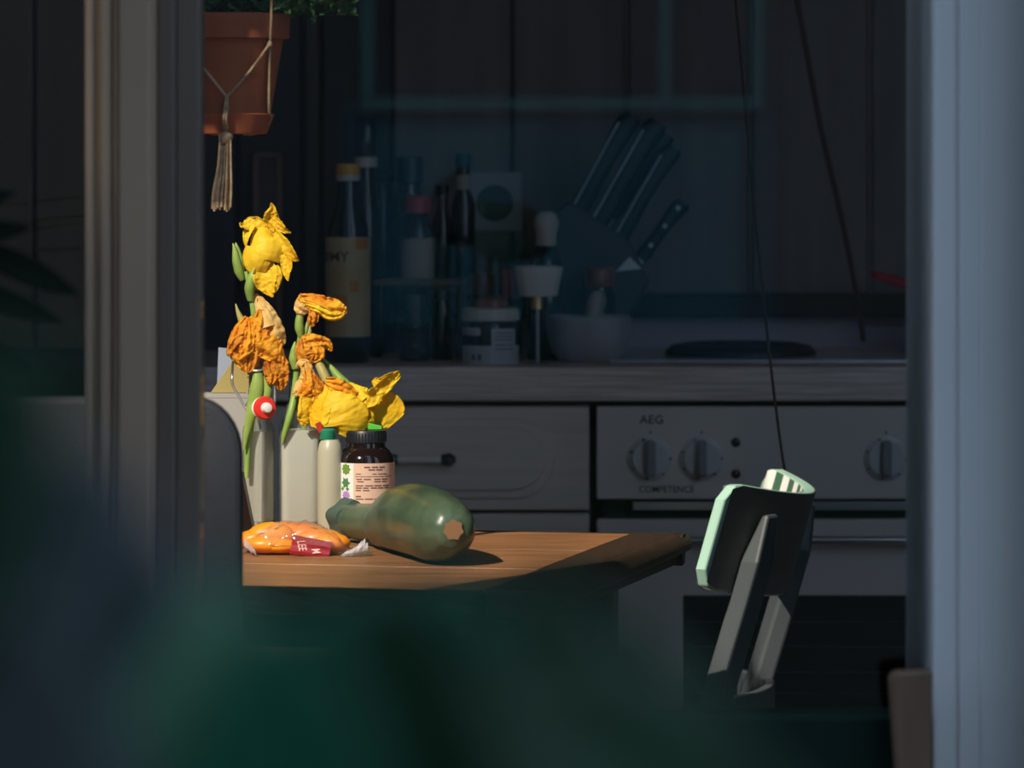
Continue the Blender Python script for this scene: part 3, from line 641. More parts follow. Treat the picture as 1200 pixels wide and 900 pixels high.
def fprof(a): return [T(a, TD - FB + 0.0035, ZTB), T(a, TD, ZTB), T(a, TD, ZTB - 0.0006), T(a, TD - 0.042, ZTB - 0.034), T(a, TD - FB + 0.0035, ZTB - 0.034)]
MB().rings([fprof(0.052), fprof(TL)]).build('plank', M['wood_table'], tb)
# turn the grain along the planks: object axes of the planks follow the table
def strip(path_a, path_b, prof, name):
    "moulded edge: profile (outward, z) swept from a to b; outward = direction n"
    (a0, b0), (a1, b1), n = path_a, path_b, None
    p0, p1 = T(a0, b0, 0), T(a1, b1, 0); t = (p1 - p0).normalized(); n = Vector((t.y, -t.x, 0))
    if n.dot(T(TL / 2, TD / 2, 0) - p0) > 0: n = -n
    R = [[p + n * o + Vector((0, 0, z)) for o, z in prof] for p in (p0, p1)]
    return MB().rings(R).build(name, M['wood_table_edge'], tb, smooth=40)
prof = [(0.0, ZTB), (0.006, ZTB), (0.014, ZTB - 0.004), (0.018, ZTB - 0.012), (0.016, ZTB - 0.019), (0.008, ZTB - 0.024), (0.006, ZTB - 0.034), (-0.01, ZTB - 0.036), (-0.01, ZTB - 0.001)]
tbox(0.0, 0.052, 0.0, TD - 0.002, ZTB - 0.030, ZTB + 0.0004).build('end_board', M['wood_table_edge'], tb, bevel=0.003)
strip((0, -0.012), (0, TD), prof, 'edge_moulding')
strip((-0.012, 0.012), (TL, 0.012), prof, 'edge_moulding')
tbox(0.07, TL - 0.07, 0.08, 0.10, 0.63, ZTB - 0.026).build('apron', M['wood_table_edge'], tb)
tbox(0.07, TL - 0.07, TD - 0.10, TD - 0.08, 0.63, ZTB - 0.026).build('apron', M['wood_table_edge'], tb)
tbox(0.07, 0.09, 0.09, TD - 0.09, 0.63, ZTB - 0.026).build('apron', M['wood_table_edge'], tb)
for a, b in ((0.06, 0.06), (TL - 0.12, 0.06), (0.06, TD - 0.12), (TL - 0.12, TD - 0.12)):
    p = T(a + 0.03, b + 0.03, 0)
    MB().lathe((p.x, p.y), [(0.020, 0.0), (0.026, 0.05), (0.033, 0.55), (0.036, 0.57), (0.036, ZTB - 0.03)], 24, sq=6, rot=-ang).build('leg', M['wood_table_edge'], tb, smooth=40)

# ------------------------------------------------------------------ swing-top bottles
def flask(px, d, half, ysh, yneck, ytop, rneck, rot, name, label, ywater):
    c = P(px, 0, d); c.z = ZTB; k = d / F; zsh, zn, zt = PZ(ysh, d), PZ(yneck, d), PZ(ytop, d); h = half * k; rn = rneck * k
    t = empty(name, c, label, 'bottle')
    prof = [(h * 0.90, ZTB + 0.0005), (h, ZTB + 0.006), (h, zsh), (h * 0.97, zsh + 0.004), (h * 0.80, zsh + (zn - zsh) * 0.45), (rn * 1.25, zsh + (zn - zsh) * 0.82), (rn, zn), (rn * 0.95, zt - 0.012), (rn * 1.12, zt - 0.010), (rn * 1.12, zt - 0.002), (rn, zt)]
    sq = [7, 7, 7, 6, 4, 2.6, 2.1, 2, 2, 2, 2]
    inner = [(rn * 0.82, zt - 0.001), (rn * 0.80, zn), (rn * 1.1, zsh + (zn - zsh) * 0.80), (h * 0.74, zsh + (zn - zsh) * 0.42), (h * 0.93, zsh), (h * 0.93, ZTB + 0.010)]
    isq = [2, 2, 2.6, 4, 7, 7]
    MB().lathe(c, prof + inner, 48, sq=sq + isq, rot=rot).build('glass_body', M['bottle_glass'], t, smooth=35)
    zw = PZ(ywater, d)
    MB().lathe(c, [(h * 0.90, ZTB + 0.011), (h * 0.915, ZTB + 0.013), (h * 0.915, min(zw, zsh) - 0.002), (h * 0.90, min(zw, zsh))], 48, sq=7, rot=rot).build('water', M['water_clear' if rot < 0 else 'water'], t, smooth=35)
    for y in (ytop + 6, ytop + 10, ytop + 14):     # thread rings of the neck
        z = PZ(y, d); MB().tube([(c.x + rn * 1.04 * math.cos(a * PI / 12), c.y + rn * 1.04 * math.sin(a * PI / 12), z) for a in range(25)], 0.0011, 6, 1).build('neck_ring', M['bottle_glass'], t, smooth=60)
    return t
BD = 5.72
fl1 = flask(303, BD, 15.0, 505, 468, 428, 12, math.radians(-31), 'swing_top_bottle', 'clear square bottle with red-sealed swing stopper holding gladiolus', 503)
fl2 = flask(352, BD, 24.5, 503, 468, 428, 13.5, math.radians(2), 'square_bottle', 'clear square bottle without stopper holding drooping gladiolus', 500)
# wire bail and hanging stopper on the first bottle
d0 = BD - 0.028
MB().tube([P(273, 424, BD), P(272, 440, d0), P(273, 452, d0), P(281, 466, d0), P(288, 478, d0), P(298, 479.5, d0)], 0.0015, 8).build('bail_wire', M['wire'], fl1, smooth=60)
MB().tube([P(322, 448, d0), P(322, 470, d0), P(320, 478, d0), P(314, 479, d0)], 0.0015, 8).build('bail_wire', M['wire'], fl1, smooth=60)
MB().tube([P(288, 433, d0 + 0.006), P(300, 434.5, d0 - 0.002), P(315, 433.5, d0 + 0.004), P(322, 448, d0)], 0.0014, 8).build('bail_wire', M['wire'], fl1, smooth=60)
MB().tube([P(289, 462, BD - 0.016), P(292, 456, BD - 0.016), P(297, 455, BD - 0.016)], 0.0010, 6).build('bail_wire', M['wire'], fl1, smooth=60)
sc = P(310, 478, d0 - 0.008)
ax = Vector((0.42, -1, 0.06)).normalized(); e1 = Vector((1, 0.42, 0)).normalized(); e1 = (e1 - ax * e1.dot(ax)).normalized(); e2 = ax.cross(e1)
def disk(prof, name, m, par):
    k = BD / F
    MB().rings([[sc + ax * t * k + (e1 * math.cos(2 * PI * j / 28) + e2 * math.sin(2 * PI * j / 28)) * r * k for j in range(28)] for r, t in prof]).build(name, M[m], par, smooth=45)
disk([(9, -16), (12.5, -14), (13, -5), (11.5, -2)], 'stopper', 'ceramic', fl1)
disk([(9, -2), (13.5, -1), (13.8, 2), (12, 4.5), (7, 5)], 'rubber_seal', 'rubber_red', fl1)
disk([(6.4, 4), (6.2, 9), (5.2, 12), (3, 12.8)], 'stopper_tip', 'ceramic', fl1)

# ------------------------------------------------------------------ gladioli
FD = 5.70
def cr(pts, n):
    "Catmull-Rom through tuples of equal length"
    out = []
    for i in range(len(pts) - 1):
        p0, p1, p2, p3 = pts[max(i - 1, 0)], pts[i], pts[i + 1], pts[min(i + 2, len(pts) - 1)]
        for k in range(n):
            t = k / n
            out.append(tuple(0.5 * (2 * b + (c - a) * t + (2 * a - 5 * b + 4 * c - d) * t * t + (3 * b - a - 3 * c + d) * t ** 3) for a, b, c, d in zip(p0, p1, p2, p3)))
    out.append(tuple(pts[-1])); return out
def petal(pts, m, parent, cup=0.35, ruf=2.0, seed=0, d=FD, fold=0.0, name='petal', ns=20, nl=10, fr=0.10):
    """thin curved sheet. pts: (px, py, depth offset mm, half width px, roll) along the midrib;
    cup bends the edges towards the camera, ruf = ruffle height in px, fold = deep lengthwise creases"""
    pp = cr(pts, nl); rows = []
    k = d / F
    for i, (x, y, dz, w, roll) in enumerate(pp):
        x0, y0 = pp[max(i - 1, 0)][:2]; x1, y1 = pp[min(i + 1, len(pp) - 1)][:2]
        tx, ty = x1 - x0, y1 - y0; l = math.hypot(tx, ty) or 1; nx, ny = -ty / l, tx / l
        c = P(x, y, d) + Vector((0, dz * 0.001, 0)); r = []
        for j in range(ns + 1):
            s = -1 + 2 * j / ns; w_ = max(w * 1.10, 0.3)
            a = w_ * s * math.cos(roll); bdep = w_ * s * math.sin(roll) - cup * w_ * (s * s - 0.3)
            nz = noise.noise(Vector((x * fr + seed * 7.3, y * fr, s * 2.2 + seed)))
            nz2 = noise.noise(Vector((i * 0.45 + seed * 3.1, s * 3.3, seed * 1.7 + 5)))
            hf = noise.noise(Vector((x * 0.33 + seed, y * 0.33, s * 1.5))) + 0.6 * noise.noise(Vector((x * 0.7 + seed, y * 0.7, s * 2 + seed)))
            bdep += ruf * 0.42 * hf
            bdep += 1.45 * ruf * (nz + 0.6 * nz2) * (0.25 + abs(s)) + fold * w_ * math.sin(s * 7 + seed + i * 0.12)
            a += ruf * 0.45 * nz2 * abs(s); al = ruf * 0.5 * nz * abs(s)
            r.append(c + Vector(((nx * a + tx / l * al) * k, bdep * k, -(ny * a + ty / l * al) * k)))
        rows.append(r)
    return MB().rings(rows, closed=False, cap0=False, cap1=False).build(name, M[m], parent, smooth=75, solid=0.0005)
def tubepx(pts, m, name, parent, d=FD, seg=10, flat=1.0, sub_=5):
    "(px, py, depth offset mm, radius px)"
    return MB().tube([P(x, y, d) + Vector((0, o * 0.001, 0)) for x, y, o, r in pts], [max(r, 0.2) * d / F for x, y, o, r in pts], seg, sub_, flat).build(name, M[m], parent, smooth=60)

g1 = empty('gladiolus', (P(303, 0, BD).x, BD, ZTB + 0.02), 'tall gladiolus with a fresh yellow bloom on top and wilted orange blooms', 'flower')
tubepx([(289, 560, 0, 3), (291, 520, 0, 4), (296, 480, 0, 4.5), (300, 440, 0, 4.5), (300, 400, 0, 4), (297, 365, 0, 3.5), (292, 335, 0, 3), (288, 318, 0, 2.5)], 'stem_green', 'stem', g1)
tubepx([(286, 528, -8, 0.8), (290, 505, -8, 4), (296, 480, -9, 7), (301, 455, -8, 8), (303, 436, -6, 5)], 'bud_green', 'leaf_sheath', g1, flat=0.5)
tubepx([(306, 490, -4, 1), (311, 472, -5, 4.5), (314, 455, -5, 5), (312, 440, -4, 4)], 'bud_green', 'leaf_sheath', g1, flat=0.5)
tubepx([(284, 328, 0, 3), (280, 318, -2, 5.5), (277, 305, -2, 5), (275, 292, -2, 2.6), (273, 285, -2, 0.6)], 'bud_green', 'bud', g1)
tubepx([(285, 324, 2, 2), (282, 305, 3, 4), (278, 292, 3, 3), (276, 284, 3, 0.4)], 'bud_green', 'bud', g1)
tubepx([(294, 352, -2, 4), (293, 338, -4, 6.5), (296, 325, -4, 6), (299, 315, -4, 3), (301, 309, -4, 0.6)], 'bud_green', 'bud', g1)
tubepx([(287, 384, 2, 5), (283, 375, 2, 4.5), (279, 366, 2, 2.6), (276, 356, 2, 0.6)], 'sheath', 'bud', g1)
# fresh bloom at the top
b1 = tubepx([(300, 340, 6, 2.5), (303, 322, 8, 4), (308, 305, 4, 7), (313, 292, 0, 9)], 'petal', 'bloom', g1)
petal([(314, 268, 4, 5, 0.1), (310, 278, -4, 14, 0.0), (312, 292, -9, 20, 0.0), (308, 305, -10, 21, 0.0), (316, 310, -8, 9, 0.1)], 'petal', b1, cup=-0.55, ruf=1.2, seed=1)          # hood
petal([(312, 276, 6, 4, 0), (303, 266, 6, 9, 0.2), (293, 263, 4, 9, 0.5), (285, 264, 0, 5, 0.9), (281, 261, -2, 1, 0.9)], 'petal', b1, cup=0.3, ruf=2.4, seed=2)
petal([(296, 262, 2, 4, 0.4), (290, 272, -1, 6, 0.7), (288, 282, -2, 4, 0.8), (289, 290, -2, 0.6, 0.8)], 'petal', b1, cup=0.4, ruf=1.6, seed=3)
petal([(314, 272, 8, 5, 0), (317, 262, 8, 9, 0.2), (318, 252, 6, 8, 0.4), (319, 244, 5, 4, 0.4), (318, 238, 5, 0.6, 0.4)], 'petal', b1, cup=0.3, ruf=2.0, seed=4)
petal([(318, 256, 4, 4, 0.3), (326, 264, 2, 7, 0.6), (333, 270, 0, 5, 0.8), (341, 273, 0, 0.8, 0.8)], 'petal', b1, cup=0.4, ruf=1.8, seed=5)
petal([(322, 272, -2, 4, 0.5), (331, 283, -6, 7, 0.6), (338, 293, -8, 8, 0.7), (345, 302, -8, 6, 0.8), (351, 305, -7, 1, 0.8)], 'petal', b1, cup=0.4, ruf=1.8, seed=6)
petal([(332, 298, -8, 4, 0.2), (336, 308, -10, 7, 0.4), (336, 318, -10, 5.5, 0.5), (338, 329, -10, 0.8, 0.5)], 'petal', b1, cup=0.5, ruf=1.6, seed=7)
petal([(311, 305, -4, 8, 0), (311, 318, -7, 13, 0), (312, 330, -8, 12, 0.1), (316, 340, -9, 7, 0.3), (320, 348, -9, 0.8, 0.3)], 'petal', b1, cup=0.5, ruf=2.0, seed=8)
petal([(321, 312, -9, 5, 0), (325, 322, -12, 6, 0.2), (324, 332, -12, 5, 0.3), (321, 343, -12, 2, 0.3)], 'petal', b1, cup=-0.6, ruf=1.4, seed=9)
# wilted blooms below
b2 = tubepx([(299, 345, 3, 3), (304, 358, 0, 6), (310, 372, -4, 10), (314, 384, -6, 12)], 'petal_pale', 'bloom', g1)
petal([(303, 348, -2, 3, 0), (312, 366, -7, 9, 0.1), (318, 384, -10, 13, 0), (320, 398, -9, 14, 0), (322, 410, -6, 10, 0), (330, 422, -4, 2, 0)], 'petal_pale', b2, cup=-0.5, ruf=2.6, seed=11, fold=0.10)
petal([(306, 362, -10, 3, 0), (304, 378, -14, 9, 0.3), (300, 392, -15, 11, 0.4), (297, 405, -13, 8, 0.4), (298, 414, -12, 2, 0.2)], 'petal_wilt', b2, cup=-0.5, ruf=3.0, seed=12, fold=0.14)
petal([(314, 380, -12, 5, 0), (308, 396, -16, 13, 0), (316, 406, -16, 15, 0), (325, 418, -13, 9, 0), (332, 427, -10, 1, 0)], 'petal_wilt', b2, cup=-0.45, ruf=3.2, seed=13, fold=0.14)
petal([(318, 404, -6, 9, 0), (322, 418, -8, 12, 0.1), (326, 432, -9, 12, 0.1), (328, 445, -8, 10, 0), (330, 457, -6, 3, 0)], 'petal_brown', b2, cup=-0.4, ruf=3.2, seed=14, fold=0.16)
petal([(314, 416, -8, 4, 0), (316, 430, -12, 7, 0.3), (318, 442, -12, 7, 0.3), (316, 450, -12, 2, 0.3)], 'petal_brown', b2, cup=-0.5, ruf=3.0, seed=15, fold=0.16)
b3 = tubepx([(296, 372, 0, 3), (291, 380, -4, 6), (287, 390, -6, 9)], 'petal_wilt', 'bloom', g1)
petal([(292, 372, -6, 4, 0), (286, 386, -11, 10, 0), (281, 400, -13, 12, 0), (281, 412, -12, 12, 0), (285, 424, -10, 8, 0), (289, 436, -8, 2, 0)], 'petal_wilt', b3, cup=-0.55, ruf=3.0, seed=16, fold=0.16)
petal([(292, 376, -10, 3, 0), (293, 390, -15, 6, 0.2), (290, 404, -17, 8, 0.3), (286, 414, -16, 6, 0.2), (279, 421, -14, 1, 0.2)], 'petal_wilt', b3, cup=-0.5, ruf=3.0, seed=17, fold=0.18)
petal([(288, 392, -16, 3, 0), (278, 400, -16, 7, 0.2), (271, 410, -13, 5, 0.3), (268, 417, -12, 1, 0.3)], 'petal_brown', b3, cup=-0.5, ruf=2.6, seed=18, fold=0.16)
petal([(297, 395, -8, 4, 0), (298, 410, -10, 8, 0.2), (296, 424, -10, 8, 0.1), (292, 436, -8, 3, 0)], 'petal_brown', b3, cup=-0.5, ruf=2.6, seed=19, fold=0.16)

g2 = empty('gladiolus', (P(350, 0, BD).x, BD, ZTB + 0.02), 'gladiolus with three shrivelled orange blooms in the square bottle', 'flower')
tubepx([(331, 522, -6, 0.6), (334, 508, -8, 3.4), (340, 488, -10, 4.5), (345, 465, -4, 4.5), (347, 440, 0, 4.2), (350, 410, 0, 3.6), (353, 385, 0, 3)], 'stem_green', 'stem', g2)
tubepx([(347, 480, 2, 2), (351, 465, 3, 4), (350, 445, 2, 4), (347, 430, 1, 2)], 'bud_green', 'leaf_sheath', g2, flat=0.5)
tubepx([(346, 432, -3, 4), (344, 420, -4, 5.5), (345, 408, -4, 3.5), (346, 400, -4, 0.6)], 'bud_green', 'bud', g2)
tubepx([(353, 395, -2, 3), (351, 385, -3, 5.5), (351, 375, -3, 5), (353, 364, -2, 3.5)], 'bud_green', 'bud', g2)
tubepx([(356, 398, 1, 2), (358, 388, 1, 3.6), (361, 378, 1, 2.2), (363, 371, 1, 0.5)], 'bud_green', 'bud', g2)
tubepx([(360, 400, 2, 2), (362, 391, 2, 3.4), (363, 383, 2, 2), (363, 378, 2, 0.5)], 'sheath', 'bud', g2)
b4 = tubepx([(352, 370, 0, 4), (352, 358, -2, 7), (356, 352, -3, 8)], 'petal_pale', 'bloom', g2)
petal([(349, 352, -5, 4, 0.2), (353, 357, -9, 9, 0.1), (357, 362, -9, 8, 0), (362, 364, -7, 2, 0)], 'petal_pale', b4, cup=-0.6, ruf=2.2, seed=21, fold=0.15)
petal([(352, 348, -4, 3, 0), (364, 352, -10, 8, 0), (380, 359, -12, 11, 0), (394, 362, -11, 10, 0), (404, 365, -9, 6, 0.1), (407, 366, -8, 1, 0.1)], 'petal_wilt', b4, cup=-0.6, ruf=2.8, seed=22, fold=0.20)
petal([(358, 356, -8, 3, 0.2), (372, 361, -15, 5, 0.3), (388, 369, -15, 6, 0.2), (400, 369, -12, 4, 0.2), (405, 364, -10, 1, 0.2)], 'petal', b4, cup=-0.6, ruf=2.4, seed=23, fold=0.2)
petal([(366, 362, -8, 4, 0), (368, 370, -12, 6, 0.1), (366, 378, -11, 5, 0), (368, 382, -10, 1, 0)], 'petal_brown', b4, cup=-0.5, ruf=2.6, seed=24, fold=0.2)
petal([(354, 344, -6, 1, 0), (352, 350, -9, 3, 0.2), (358, 353, -11, 4, 0.2), (366, 352, -9, 2, 0.2)], 'petal_wilt', b4, cup=-0.5, ruf=2.0, seed=25, fold=0.1)
b5 = tubepx([(353, 398, 0, 3), (356, 402, -3, 6), (360, 406, -4, 8)], 'petal_wilt', 'bloom', g2)
petal([(352, 400, -5, 6, 0), (362, 402, -10, 10, 0), (374, 402, -11, 9, 0), (384, 404, -9, 6, 0), (389, 411, -8, 1, 0)], 'petal_wilt', b5, cup=-0.5, ruf=3.2, seed=26, fold=0.2)
petal([(355, 396, -8, 4, 0), (357, 410, -13, 10, 0.1), (361, 420, -13, 9, 0.1), (366, 426, -11, 2, 0)], 'petal_brown', b5, cup=-0.5, ruf=3.0, seed=27, fold=0.2)
petal([(366, 400, -10, 4, 0), (372, 412, -13, 9, 0.1), (370, 420, -12, 5, 0.1), (366, 424, -11, 1, 0)], 'petal_wilt', b5, cup=-0.5, ruf=3.0, seed=28, fold=0.2)
b6 = tubepx([(349, 430, -6, 3), (353, 425, -12, 4.5), (358, 428, -16, 6)], 'petal_pale', 'bloom', g2)
petal([(350, 427, -12, 2, 0), (357, 425, -17, 5, 0), (361, 434, -20, 7, 0), (360, 446, -20, 9, 0.1), (352, 456, -18, 8, 0.2), (343, 461, -16, 1, 0.2)], 'petal_pale', b6, cup=-0.5, ruf=2.2, seed=29, fold=0.12)
petal([(360, 430, -18, 3, 0), (364, 444, -23, 8, 0), (360, 455, -23, 9, 0.1), (350, 462, -20, 2, 0.2)], 'petal_wilt', b6, cup=-0.5, ruf=2.8, seed=30, fold=0.18)
petal([(364, 438, -19, 4, 0), (370, 450, -22, 8, 0), (374, 461, -21, 8, 0), (375, 470, -20, 1, 0)], 'petal_brown', b6, cup=-0.5, ruf=2.8, seed=31, fold=0.18)

g3 = empty('gladiolus', (P(356, 0, BD).x, BD, ZTB + 0.02), 'bent gladiolus hanging its large yellow bloom over the dark jar', 'flower')
tubepx([(357, 540, 4, 2.5), (356, 490, 4, 3.5), (356, 450, 3, 3.5), (360, 425, 2, 3), (368, 412, 0, 2.6), (374, 416, 0, 2.4)], 'stem_green', 'stem', g3)
tubepx([(368, 414, 0, 2.5), (373, 424, -6, 5), (379, 436, -12, 6), (384, 446, -16, 5.5)], 'sheath', 'bud', g3)
tubepx([(376, 418, 2, 1.6), (386, 428, 0, 2.4), (395, 439, -6, 5), (404, 448, -12, 6), (412, 455, -16, 6)], 'bud_green', 'bud', g3)
b7 = tubepx([(408, 452, -14, 6), (420, 459, -18, 8), (428, 468, -20, 10)], 'petal', 'bloom', g3)
D3 = FD
petal([(386, 450, -22, 4, 0.5), (381, 464, -27, 11, 0.7), (377, 478, -30, 15, 0.8), (374, 490, -30, 15, 0.8), (371, 500, -28, 8, 0.8)], 'petal', b7, cup=-0.15, ruf=1.8, seed=41)
petal([(394, 450, -26, 5, 0), (397, 464, -34, 16, 0), (401, 477, -38, 23, -0.1), (406, 490, -39, 27, -0.15), (407, 500, -37, 20, -0.2), (403, 509, -34, 5, 0)], 'petal', b7, cup=-0.28, ruf=1.5, seed=42)
petal([(366, 452, -16, 4, 0), (361, 466, -20, 8, -0.3), (359, 480, -22, 9, -0.4), (358, 491, -20, 8, -0.4), (357, 498, -18, 3, -0.4)], 'petal', b7, cup=-0.2, ruf=2.0, seed=43)
petal([(382, 446, -24, 4, 0), (394, 450, -30, 8, 0), (405, 455, -31, 8, 0), (418, 462, -28, 5, 0)], 'petal_wilt', b7, cup=-0.4, ruf=3.2, seed=44, fold=0.16)
petal([(414, 454, -20, 6, 0), (424, 463, -27, 11, 0), (434, 465, -29, 10, 0.2), (444, 458, -27, 8, 0.4), (456, 447, -23, 8, 0.5), (468, 437, -18, 4, 0.5)], 'petal', b7, cup=0.45, ruf=2.4, seed=45)
petal([(438, 444, -16, 3, 0.3), (446, 449, -20, 8, 0.5), (456, 443, -20, 7, 0.6), (469, 435, -17, 2, 0.6)], 'petal', b7, cup=0.5, ruf=2.6, seed=46)
petal([(420, 462, -14, 6, 0), (434, 470, -14, 15, 0.1), (447, 478, -13, 21, 0.1), (457, 486, -11, 20, 0.1), (464, 494, -10, 12, 0.1)], 'petal', b7, cup=-0.1, ruf=1.6, seed=47)
petal([(416, 464, -26, 5, 0), (421, 478, -29, 12, 0), (425, 490, -28, 14, 0), (427, 500, -26, 10, 0)], 'petal', b7, cup=-0.3, ruf=2.2, seed=48)

# ------------------------------------------------------------------ amber jar with label
JD = 5.67; jk = JD / F; jc = P(429, 0, JD); jx = jc.x
am = empty('supplement_jar', (jx, JD, ZTB), 'dark amber jar with black lid and peach printed label', 'jar')
MB().lathe(jc, [(31 * jk, ZTB + 0.0005), (33.5 * jk, ZTB + 0.005), (33.5 * jk, PZ(541, JD)), (32 * jk, PZ(534, JD)), (27 * jk, PZ(527, JD)), (23 * jk, PZ(524, JD)), (22.5 * jk, PZ(519, JD))], 56).build('glass_body', M['jar_amber'], am, smooth=40)
ld = MB().lathe(jc, [(20.5 * jk, PZ(524, JD)), (21.5 * jk, PZ(520, JD)), (23.5 * jk, PZ(518, JD)), (23.5 * jk, PZ(505.5, JD)), (22.5 * jk, PZ(504, JD))], 56).build('lid', M['lid_black'], am, smooth=40)
for i in range(40):
    a = 2 * PI * i / 40; x, y = jx + 23.6 * jk * math.cos(a), JD + 23.6 * jk * math.sin(a)
    if math.sin(a) < 0.2: MB().tube([(x, y, PZ(517, JD)), (x, y, PZ(507, JD))], 0.0006, 5, 1).build('grip_rib', M['lid_black'], ld)
lw = curved(jx, JD, 33.8 * jk, -96, -24, PZ(612, JD), PZ(541, JD), 16).build('label', M['label_white'], am)
lw['label'] = 'white label side printed with green leaves and purple flowers'
lp = curved(jx, JD, 33.9 * jk, -24, 94, PZ(592, JD), PZ(541, JD), 24).build('label', M['label_peach'], am)
lp['label'] = 'peach label with small brown print'
def dash(a0, a1, py, th): curved(jx, JD, 34.15 * jk, a0, a1, PZ(py + th / 2, JD), PZ(py - th / 2, JD), 6).build('print_line', M['label_print'], am)
random.seed(3)
def row(py, a0, a1, th, words):
    a = a0
    for w in range(words):
        l = (a1 - a0) / words; dash(a, a + l * random.uniform(0.72, 0.92), py, th); a += l
row(545.5, -2, 44, 1.6, 3); row(548.5, 6, 38, 1.4, 2); row(553.5, -19, -4, 1.0, 1); row(553.5, 14, 50, 1.0, 3); dash(-20, 62, 556.5, 0.8)
row(559.5, -18, 12, 1.3, 2); row(559.5, 18, 50, 1.3, 2); row(562.3, -16, 0, 1.2, 1); row(562.3, 18, 50, 1.2, 2)
row(567, -19, 55, 1.3, 4); row(569.6, -19, 55, 1.3, 5); row(572.4, -19, 10, 1.3, 2); row(579.5, -19, -6, 1.5, 1); row(582.5, -19, 55, 1.2, 4)
def patch(a, py, r, m, nm, n=9, star=0.35):
    z = PZ(py, JD); pts = [((a), z)]
    rr = 34.3 * jk; vs = []
    for i in range(n * 2):
        q = 2 * PI * i / (n * 2); s = r * jk * (1 if i % 2 == 0 else 1 - star); an = math.radians(a) + s * math.cos(q) / rr
        vs.append((jx + rr * math.sin(an), JD - rr * math.cos(an), z + s * math.sin(q)))
    an = math.radians(a); vs.append((jx + rr * math.sin(an), JD - rr * math.cos(an), z)); c = len(vs) - 1
    MB().add(vs, [(i, (i + 1) % c, c) for i in range(c)]).build(nm, M[m], am)
patch(-42, 548, 7, 'print_leaf', 'print_leaf', 8, 0.25); patch(-43, 564, 7, 'print_leaf2', 'print_leaf', 6, 0.4); patch(-42, 579, 6.5, 'print_purple', 'print_flower', 10, 0.3); patch(-52, 571, 3, 'print_leaf2', 'print_leaf', 4, 0.5); patch(-38, 571, 3, 'print_leaf2', 'print_leaf', 4, 0.5)
# green clip lying on the lid
gc = empty('plastic_clip', P(440, 504, JD), 'bright green plastic clip lying on the black jar lid', 'clip')
MB().prism([P(431, 503.6, JD), P(448, 503.6, JD), P(447, 499.5, JD), P(433, 496, JD)], (0, 0.012, 0)).build('clip_body', M['clip_green'], gc, bevel=0.0008)
# pale bottle with green cap between glass bottle and jar
cb = empty('cream_bottle', (P(387, 0, 5.66).x, 5.66, ZTB), 'pale cream plastic bottle with dark green cap beside glass bottle', 'bottle')
lath(387, 5.66, [(14, 626), (15, 623), (15, 530), (13, 520), (10, 515)], seg=32).build('bottle_body', M['bottle_cream'], cb, smooth=40)
lath(384, 5.66, [(9, 515), (9.5, 514), (9, 504), (7, 502)], seg=24).build('cap', M['cap_green'], cb, smooth=40)
MB().prism([P(369, 497, 5.655), P(375, 494, 5.655), P(379, 504, 5.655), P(374, 508, 5.655)], (0, 0.006, 0)).build('cap_tab', M['clip_red'], cb)['label'] = 'small red cap tab'

# ------------------------------------------------------------------ marrow
sq_ = empty('marrow', G(490, 655, ZTB), 'plump dark green marrow with star-shaped blossom scar', 'vegetable')
axis = [(415, 5.600, 0.0220), (426, 5.575, 0.0222), (437, 5.545, 0.0227), (448, 5.515, 0.0240), (458, 5.490, 0.0295), (468, 5.465, 0.0360), (480, 5.430, 0.0410), (493, 5.390, 0.0430), (507, 5.345, 0.0430), (520, 5.300, 0.0400), (529, 5.268, 0.0330), (533, 5.252, 0.0230), (535, 5.246, 0.0120)]
def sqp(px, d, r): q = P(px, 0, d); return Vector((q.x, d, ZTB + max(r, 0.025) * 0.985 if r > 0.03 else ZTB + 0.0395))
pts = [(sqp(a, b, c).x, b, (ZTB + c * 1.02 if 450 < a < 525 else (ZTB + 0.0245 + max(a - 425, 0) * 0.0002 if a < 450 else ZTB + 0.0410)), c) for a, b, c in [(a_ - 4, b_ - 0.045, c_ * 0.925) for a_, b_, c_ in axis]]
pp = cr(pts, 8); rings_ = []
seg = 80
for i, (x, y, z, r) in enumerate(pp):
    p = Vector((x, y, z)); q0 = Vector(pp[max(i - 1, 0)][:3]); q1 = Vector(pp[min(i + 1, len(pp) - 1)][:3]); t = (q1 - q0).normalized()
    sd = Vector((0, 0, 1)); sd = (sd - t * sd.dot(t)).normalized(); s2 = t.cross(sd)
    rings_.append([p + (sd * math.cos(2 * PI * j / seg) + s2 * math.sin(2 * PI * j / seg)) * r * (1 + 0.010 * math.cos(10 * PI * 2 * j / seg)) for j in range(seg)])
bo = MB().rings(rings_).build('body', M['squash'], sq_, smooth=60)
e = Vector(pp[-1][:3]); td = (e - Vector(pp[-16][:3])).normalized(); sd = (Vector((0, 0, 1)) - td * td.z).normalized(); s2 = td.cross(sd)
st = [e + td * 0.0012 + (sd * math.cos(2 * PI * j / 14) + s2 * math.sin(2 * PI * j / 14)) * (0.0118 if j % 2 == 0 else 0.0096) for j in range(14)]
MB().prism(st, -td * 0.004).build('blossom_scar', M['squash_scar'], sq_)
s0 = Vector(pp[0][:3]); td0 = (s0 - Vector(pp[12][:3])).normalized()
sr = []
for f, r in ((-0.012, 0.0215), (0.0, 0.0225), (0.010, 0.0215), (0.018, 0.023), (0.021, 0.021)):
    sd = (Vector((0, 0, 1)) - td0 * td0.z).normalized(); s2 = td0.cross(sd); p = s0 + td0 * f
    sr.append([p + (sd * math.cos(2 * PI * j / 30) + s2 * math.sin(2 * PI * j / 30)) * r * (1 + 0.10 * math.cos(5 * 2 * PI * j / 30)) for j in range(30)])
MB().rings(sr).build('stalk_end', M['squash_stem'], sq_, smooth=50)

